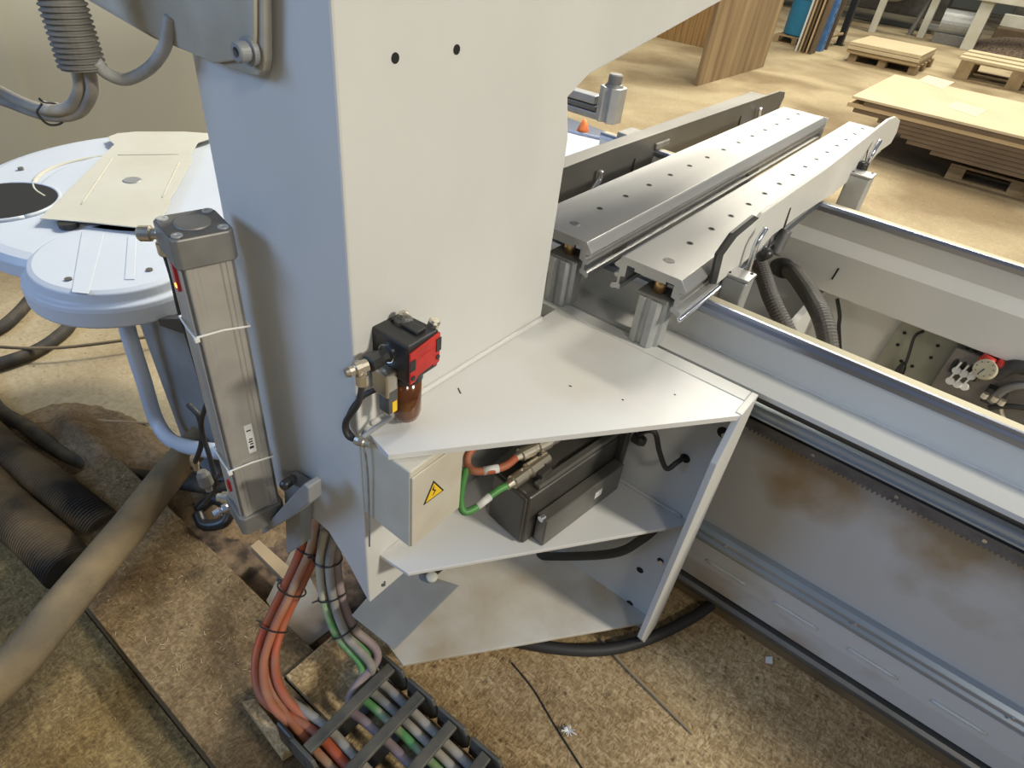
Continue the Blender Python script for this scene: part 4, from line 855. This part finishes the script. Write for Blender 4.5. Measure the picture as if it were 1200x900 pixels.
# big stack on pallets
zt_ = .47
A0 = U(1001, 108, Z=zt_); A1 = U(1037, 80, Z=zt_)
pallet('wooden_pallet', (A0.x + 1.05, A0.y + .25, GZ), 1.2, .9, 'pallet under the right part of the big board stack, nearest the bed')
for k in range(9):
    z = GZ + .30 + k * .018 if False else .10 + k * .0395
    off = [.85, .62, .55, .40, .30, .05, -.02, .12, 0][k]
    s = link('wood_sheet', box(B(), A0.x + off, A0.x + 3.6, A0.y + .05 * (8 - k) / 8, A1.y - .03 * (k % 3), z, z + (.0385 if k < 8 else .022)), ['wooddark', 'wooddark', 'wooddark', 'wooddark', 'wooddark', 'wooddark', 'woodtan', 'wooddark', 'woodpale'][k], bevel=.002)
    tag(s, ['lowest board', 'second lowest board', 'third board from the bottom', 'fourth board from the bottom', 'middle board', 'fourth board from the top', 'third board from the top', 'board just under the top one', 'pale top board'][k] + ' of the large stack at the right', 'board', 'boards of the large stack')
for a_, b_, c_, d_, l in ((1085, 91, 1118, 96, 'upper'), (1118, 121, 1158, 128, 'lower')):
    p = [U(a_ - 8, b_, Z=zt_), U(a_ + 4, b_ - 6, Z=zt_), U(c_ + 2, d_ - 3, Z=zt_), U(c_ - 12, d_ + 5, Z=zt_)]
    z = max(v.z for v in p) - .02
    tag(link('paper_note', prism(B(), [Vector((v.x, v.y, .10 + 8 * .0395 + .0225)) for v in p], (0, 0, .002)), 'note'), 'pale paper slip lying on the large board stack, %s of two' % l, 'paper')
# small pallet with sheets
b0 = U(992, 72, Z=GZ)
pallet('wooden_pallet', (b0.x, b0.y, GZ), 1.15, 1.6, 'pallet under the small stack of sheets beside the leaning boards')
sheets((b0.x - .02, b0.y - .05, GZ + .144), 1.18, 1.5, 3, .06, ['lowest sheet of the small pallet stack', 'middle sheet of the small pallet stack', 'top sheet of the small pallet stack'], 'sheets on the small pallet', ['woodtan', 'woodpale', 'woodpale'], .06)
# right pallet with planks
b1 = U(1116, 92, Z=GZ)
pallet('wooden_pallet', (b1.x, b1.y, GZ), 1.8, 1.5, 'dark pallet under the light planks at the right edge', h=.3)
for k in range(5):
    tag(link('plank', box(B(), b1.x - .05, b1.x + 1.6 + .05 * (k % 2), b1.y + k * .31, b1.y + k * .31 + .27, GZ + .3, GZ + .34 + .02 * (k % 2)), 'woodpale', bevel=.004), ['nearest', 'second nearest', 'middle', 'second farthest', 'farthest'][k] + ' light plank on the dark pallet at the right edge', 'plank', 'light planks on the dark pallet')
# veneer panels
v0, v1 = U(817, 101, Z=GZ), U(896, 82, Z=GZ)
tag(link('veneer_board', prism(B(), [(v0.x, v0.y, GZ), (v0.x, v1.y + .2, GZ), (v0.x, v1.y + .2, 2.6), (v0.x, v0.y, 2.6)], (-.05, 0, 0)), 'veneer', bevel=.004), 'tall striped brown wood panel standing on edge under the gantry arm', 'panel')
v0, v1 = U(780, 46, Z=GZ), U(834, 60, Z=GZ)
tag(link('veneer_board', prism(B(), [(v0.x - .3, v0.y, GZ), (v1.x + .4, v0.y, GZ), (v1.x + .4, v0.y, 2.4), (v0.x - .3, v0.y, 2.4)], (0, .05, 0)), 'veneer_light', bevel=.004), 'orange brown wood panel farther back, behind the striped panel', 'panel')
# rack with leaning boards
rkx = U(952, 60, Z=GZ)
rk_ = thing('storage_rack', 'blue painted pallet rack end frame at the top right', 'rack', rkx)
def upright(p, m, w=.10):
    u_ = link('rack_upright', box(B(), p.x - w / 2, p.x + w / 2, p.y - w / 2, p.y + w / 2, GZ, 3), m, rk_, bevel=.004)
    for k in range(16): link('upright_slot', box(B(), p.x + w / 2, p.x + w / 2 + .002, p.y - .02, p.y + .02, GZ + .12 + k * .15, GZ + .18 + k * .15), 'hole', u_)
    link('foot_plate', box(B(), p.x - .09, p.x + .09, p.y - .09, p.y + .09, GZ, GZ + .02), m, rk_)
    return u_
ua = U(957, 59, Z=GZ); ub = U(983, 53, Z=GZ)
upright(ua, 'rackblue', .20); upright(ub, 'black', .12)
link('rack_brace', cyl(B(), (ua.x, ua.y, .1), (ub.x, ub.y, .1), .03), 'palletwood', rk_)
link('rack_brace', cyl(B(), (ua.x, ua.y, .2), (ub.x, ub.y, 1.6), .02), 'alu_dark', rk_)
for k in range(5):
    p = U(931, 60, Z=GZ); x = p.x + k * .065
    tag(link('leaning_board', prism(B(), [(x, p.y, GZ), (x + .03, p.y, GZ), (x + .09, p.y, 2.6), (x + .06, p.y, 2.6)], (.0, .30, 0)), ['label', 'woodtan', 'wooddark', 'woodtan', 'wooddark'][k], bevel=.003), ['outermost pale', 'second, tan', 'third, dark brown', 'fourth, tan', 'innermost dark brown'][k] + ' board leaning by the blue rack upright', 'board', 'boards leaning on the rack')
tag(link('leaning_board', prism(B(), [(ua.x + .10, ua.y + .3, GZ), (ub.x - .1, ua.y + .3, GZ), (ub.x - .02, ua.y + .5, 2.6), (ua.x + .15, ua.y + .5, 2.6)], (0, .04, 0)), 'wooddark'), 'wide brown board between the blue upright and the black upright', 'board')
# teal cabinet on small pallet
t0 = U(911, 50, Z=GZ)
pallet('wooden_pallet', (t0.x - .1, t0.y, GZ), .8, .8, 'small orange toned pallet under the teal drum')
tag(link('drum', lathe(B(), (t0.x + .30, t0.y + .45, GZ + .145), (0, 0, 1), [(0, .36), (.02, .38), (.6, .38), (.62, .39), (.64, .38), (1.1, .38), (1.12, .36)], 32), 'teal'), 'teal blue drum on the small pallet left of the rack', 'drum')
# machine frame at the top right
mf = thing('press_machine', 'beige steel machine frame with square legs and a pale motor at the top right', 'machine', U(1080, 50, Z=GZ))
def leg(px, py, w, h=1.6, yy=None):
    p = U(px, py, Z=GZ); link('leg', box(B(), p.x - w / 2, p.x + w / 2, p.y - w / 2, p.y + w / 2, GZ, h), 'lid', mf, bevel=.006); return p
La = leg(1078, 44, .16); Lb = leg(1132, 58, .26)
Lc = leg(1021, 38, .14)
link('top_beam', box(B(), Lb.x - .3, Lb.x + 5, Lb.y - .2, Lb.y + .1, .85, 1.15), 'lid', mf, bevel=.01)
link('top_beam', box(B(), Lc.x - 1.5, Lb.x - .3, Lc.y - .1, Lc.y + .2, 1.2, 1.5), 'lid', mf, bevel=.01)
link('lower_beam', box(B(), Lb.x + .3, Lb.x + 5, Lb.y + 1.5, Lb.y + 1.8, .35, .6), 'lid', mf, bevel=.01)
link('lower_beam', box(B(), La.x - .2, Lb.x, La.y + 1.2, La.y + 1.35, .0, .12), 'greyplate', mf, bevel=.01)
mm = mf
c = U(1116, 34, Z=.2)
link('motor_drum', cyl(B(), (c.x - .3, c.y, .3), (c.x + .5, c.y + .1, .3), .28, n=28), 'alu_matt', mm)
link('motor_foot', box(B(), c.x - .3, c.x + .5, c.y - .25, c.y + .3, GZ, .10), 'cap_mid', mm, bevel=.01)
link('duct', tube(B(), [(c.x - 2.4, c.y + 1, .7), (c.x - 1.6, c.y + 1, .65), (c.x - 1.2, c.y + 1, 1.1), (c.x - 1.1, c.y + 1, 1.8)], .16, n=18), 'alu_matt', mm, smooth=True)
link('panel_box', box(B(), c.x - 2.8, c.x - .5, c.y + 1.6, c.y + 2.2, GZ + .3, 2.2), 'motor', mm, bevel=.02)
link('side_cabinet', box(B(), c.x - 5.2, c.x - 3.4, c.y + 1.4, c.y + 2.2, GZ + .35, 1.6), 'label', mm, bevel=.02)
link('underframe', box(B(), c.x + .8, c.x + 4, c.y + .6, c.y + 1.6, GZ, .35), 'wooddark', mm, bevel=.02)
link('underframe', box(B(), c.x + .9, c.x + 4.2, c.y + 1.7, c.y + 2.6, GZ, 1.1), 'motor', mm, bevel=.02)
link('support', cyl(B(), (c.x - .9, c.y + .4, GZ), (c.x - .6, c.y + .4, 1.6), .06), 'cap_mid', mm)
b2 = U(1178, 62, Z=GZ)
tag(link('debris_heap', lathe(B(), (b2.x + .3, b2.y, GZ), (0, 0, 1), [(0, 1.3), (.15, 1.0), (.3, .5), (.36, .0)], 20), 'dirt'), 'dark heap of debris behind the light planks', 'debris', kind='stuff')
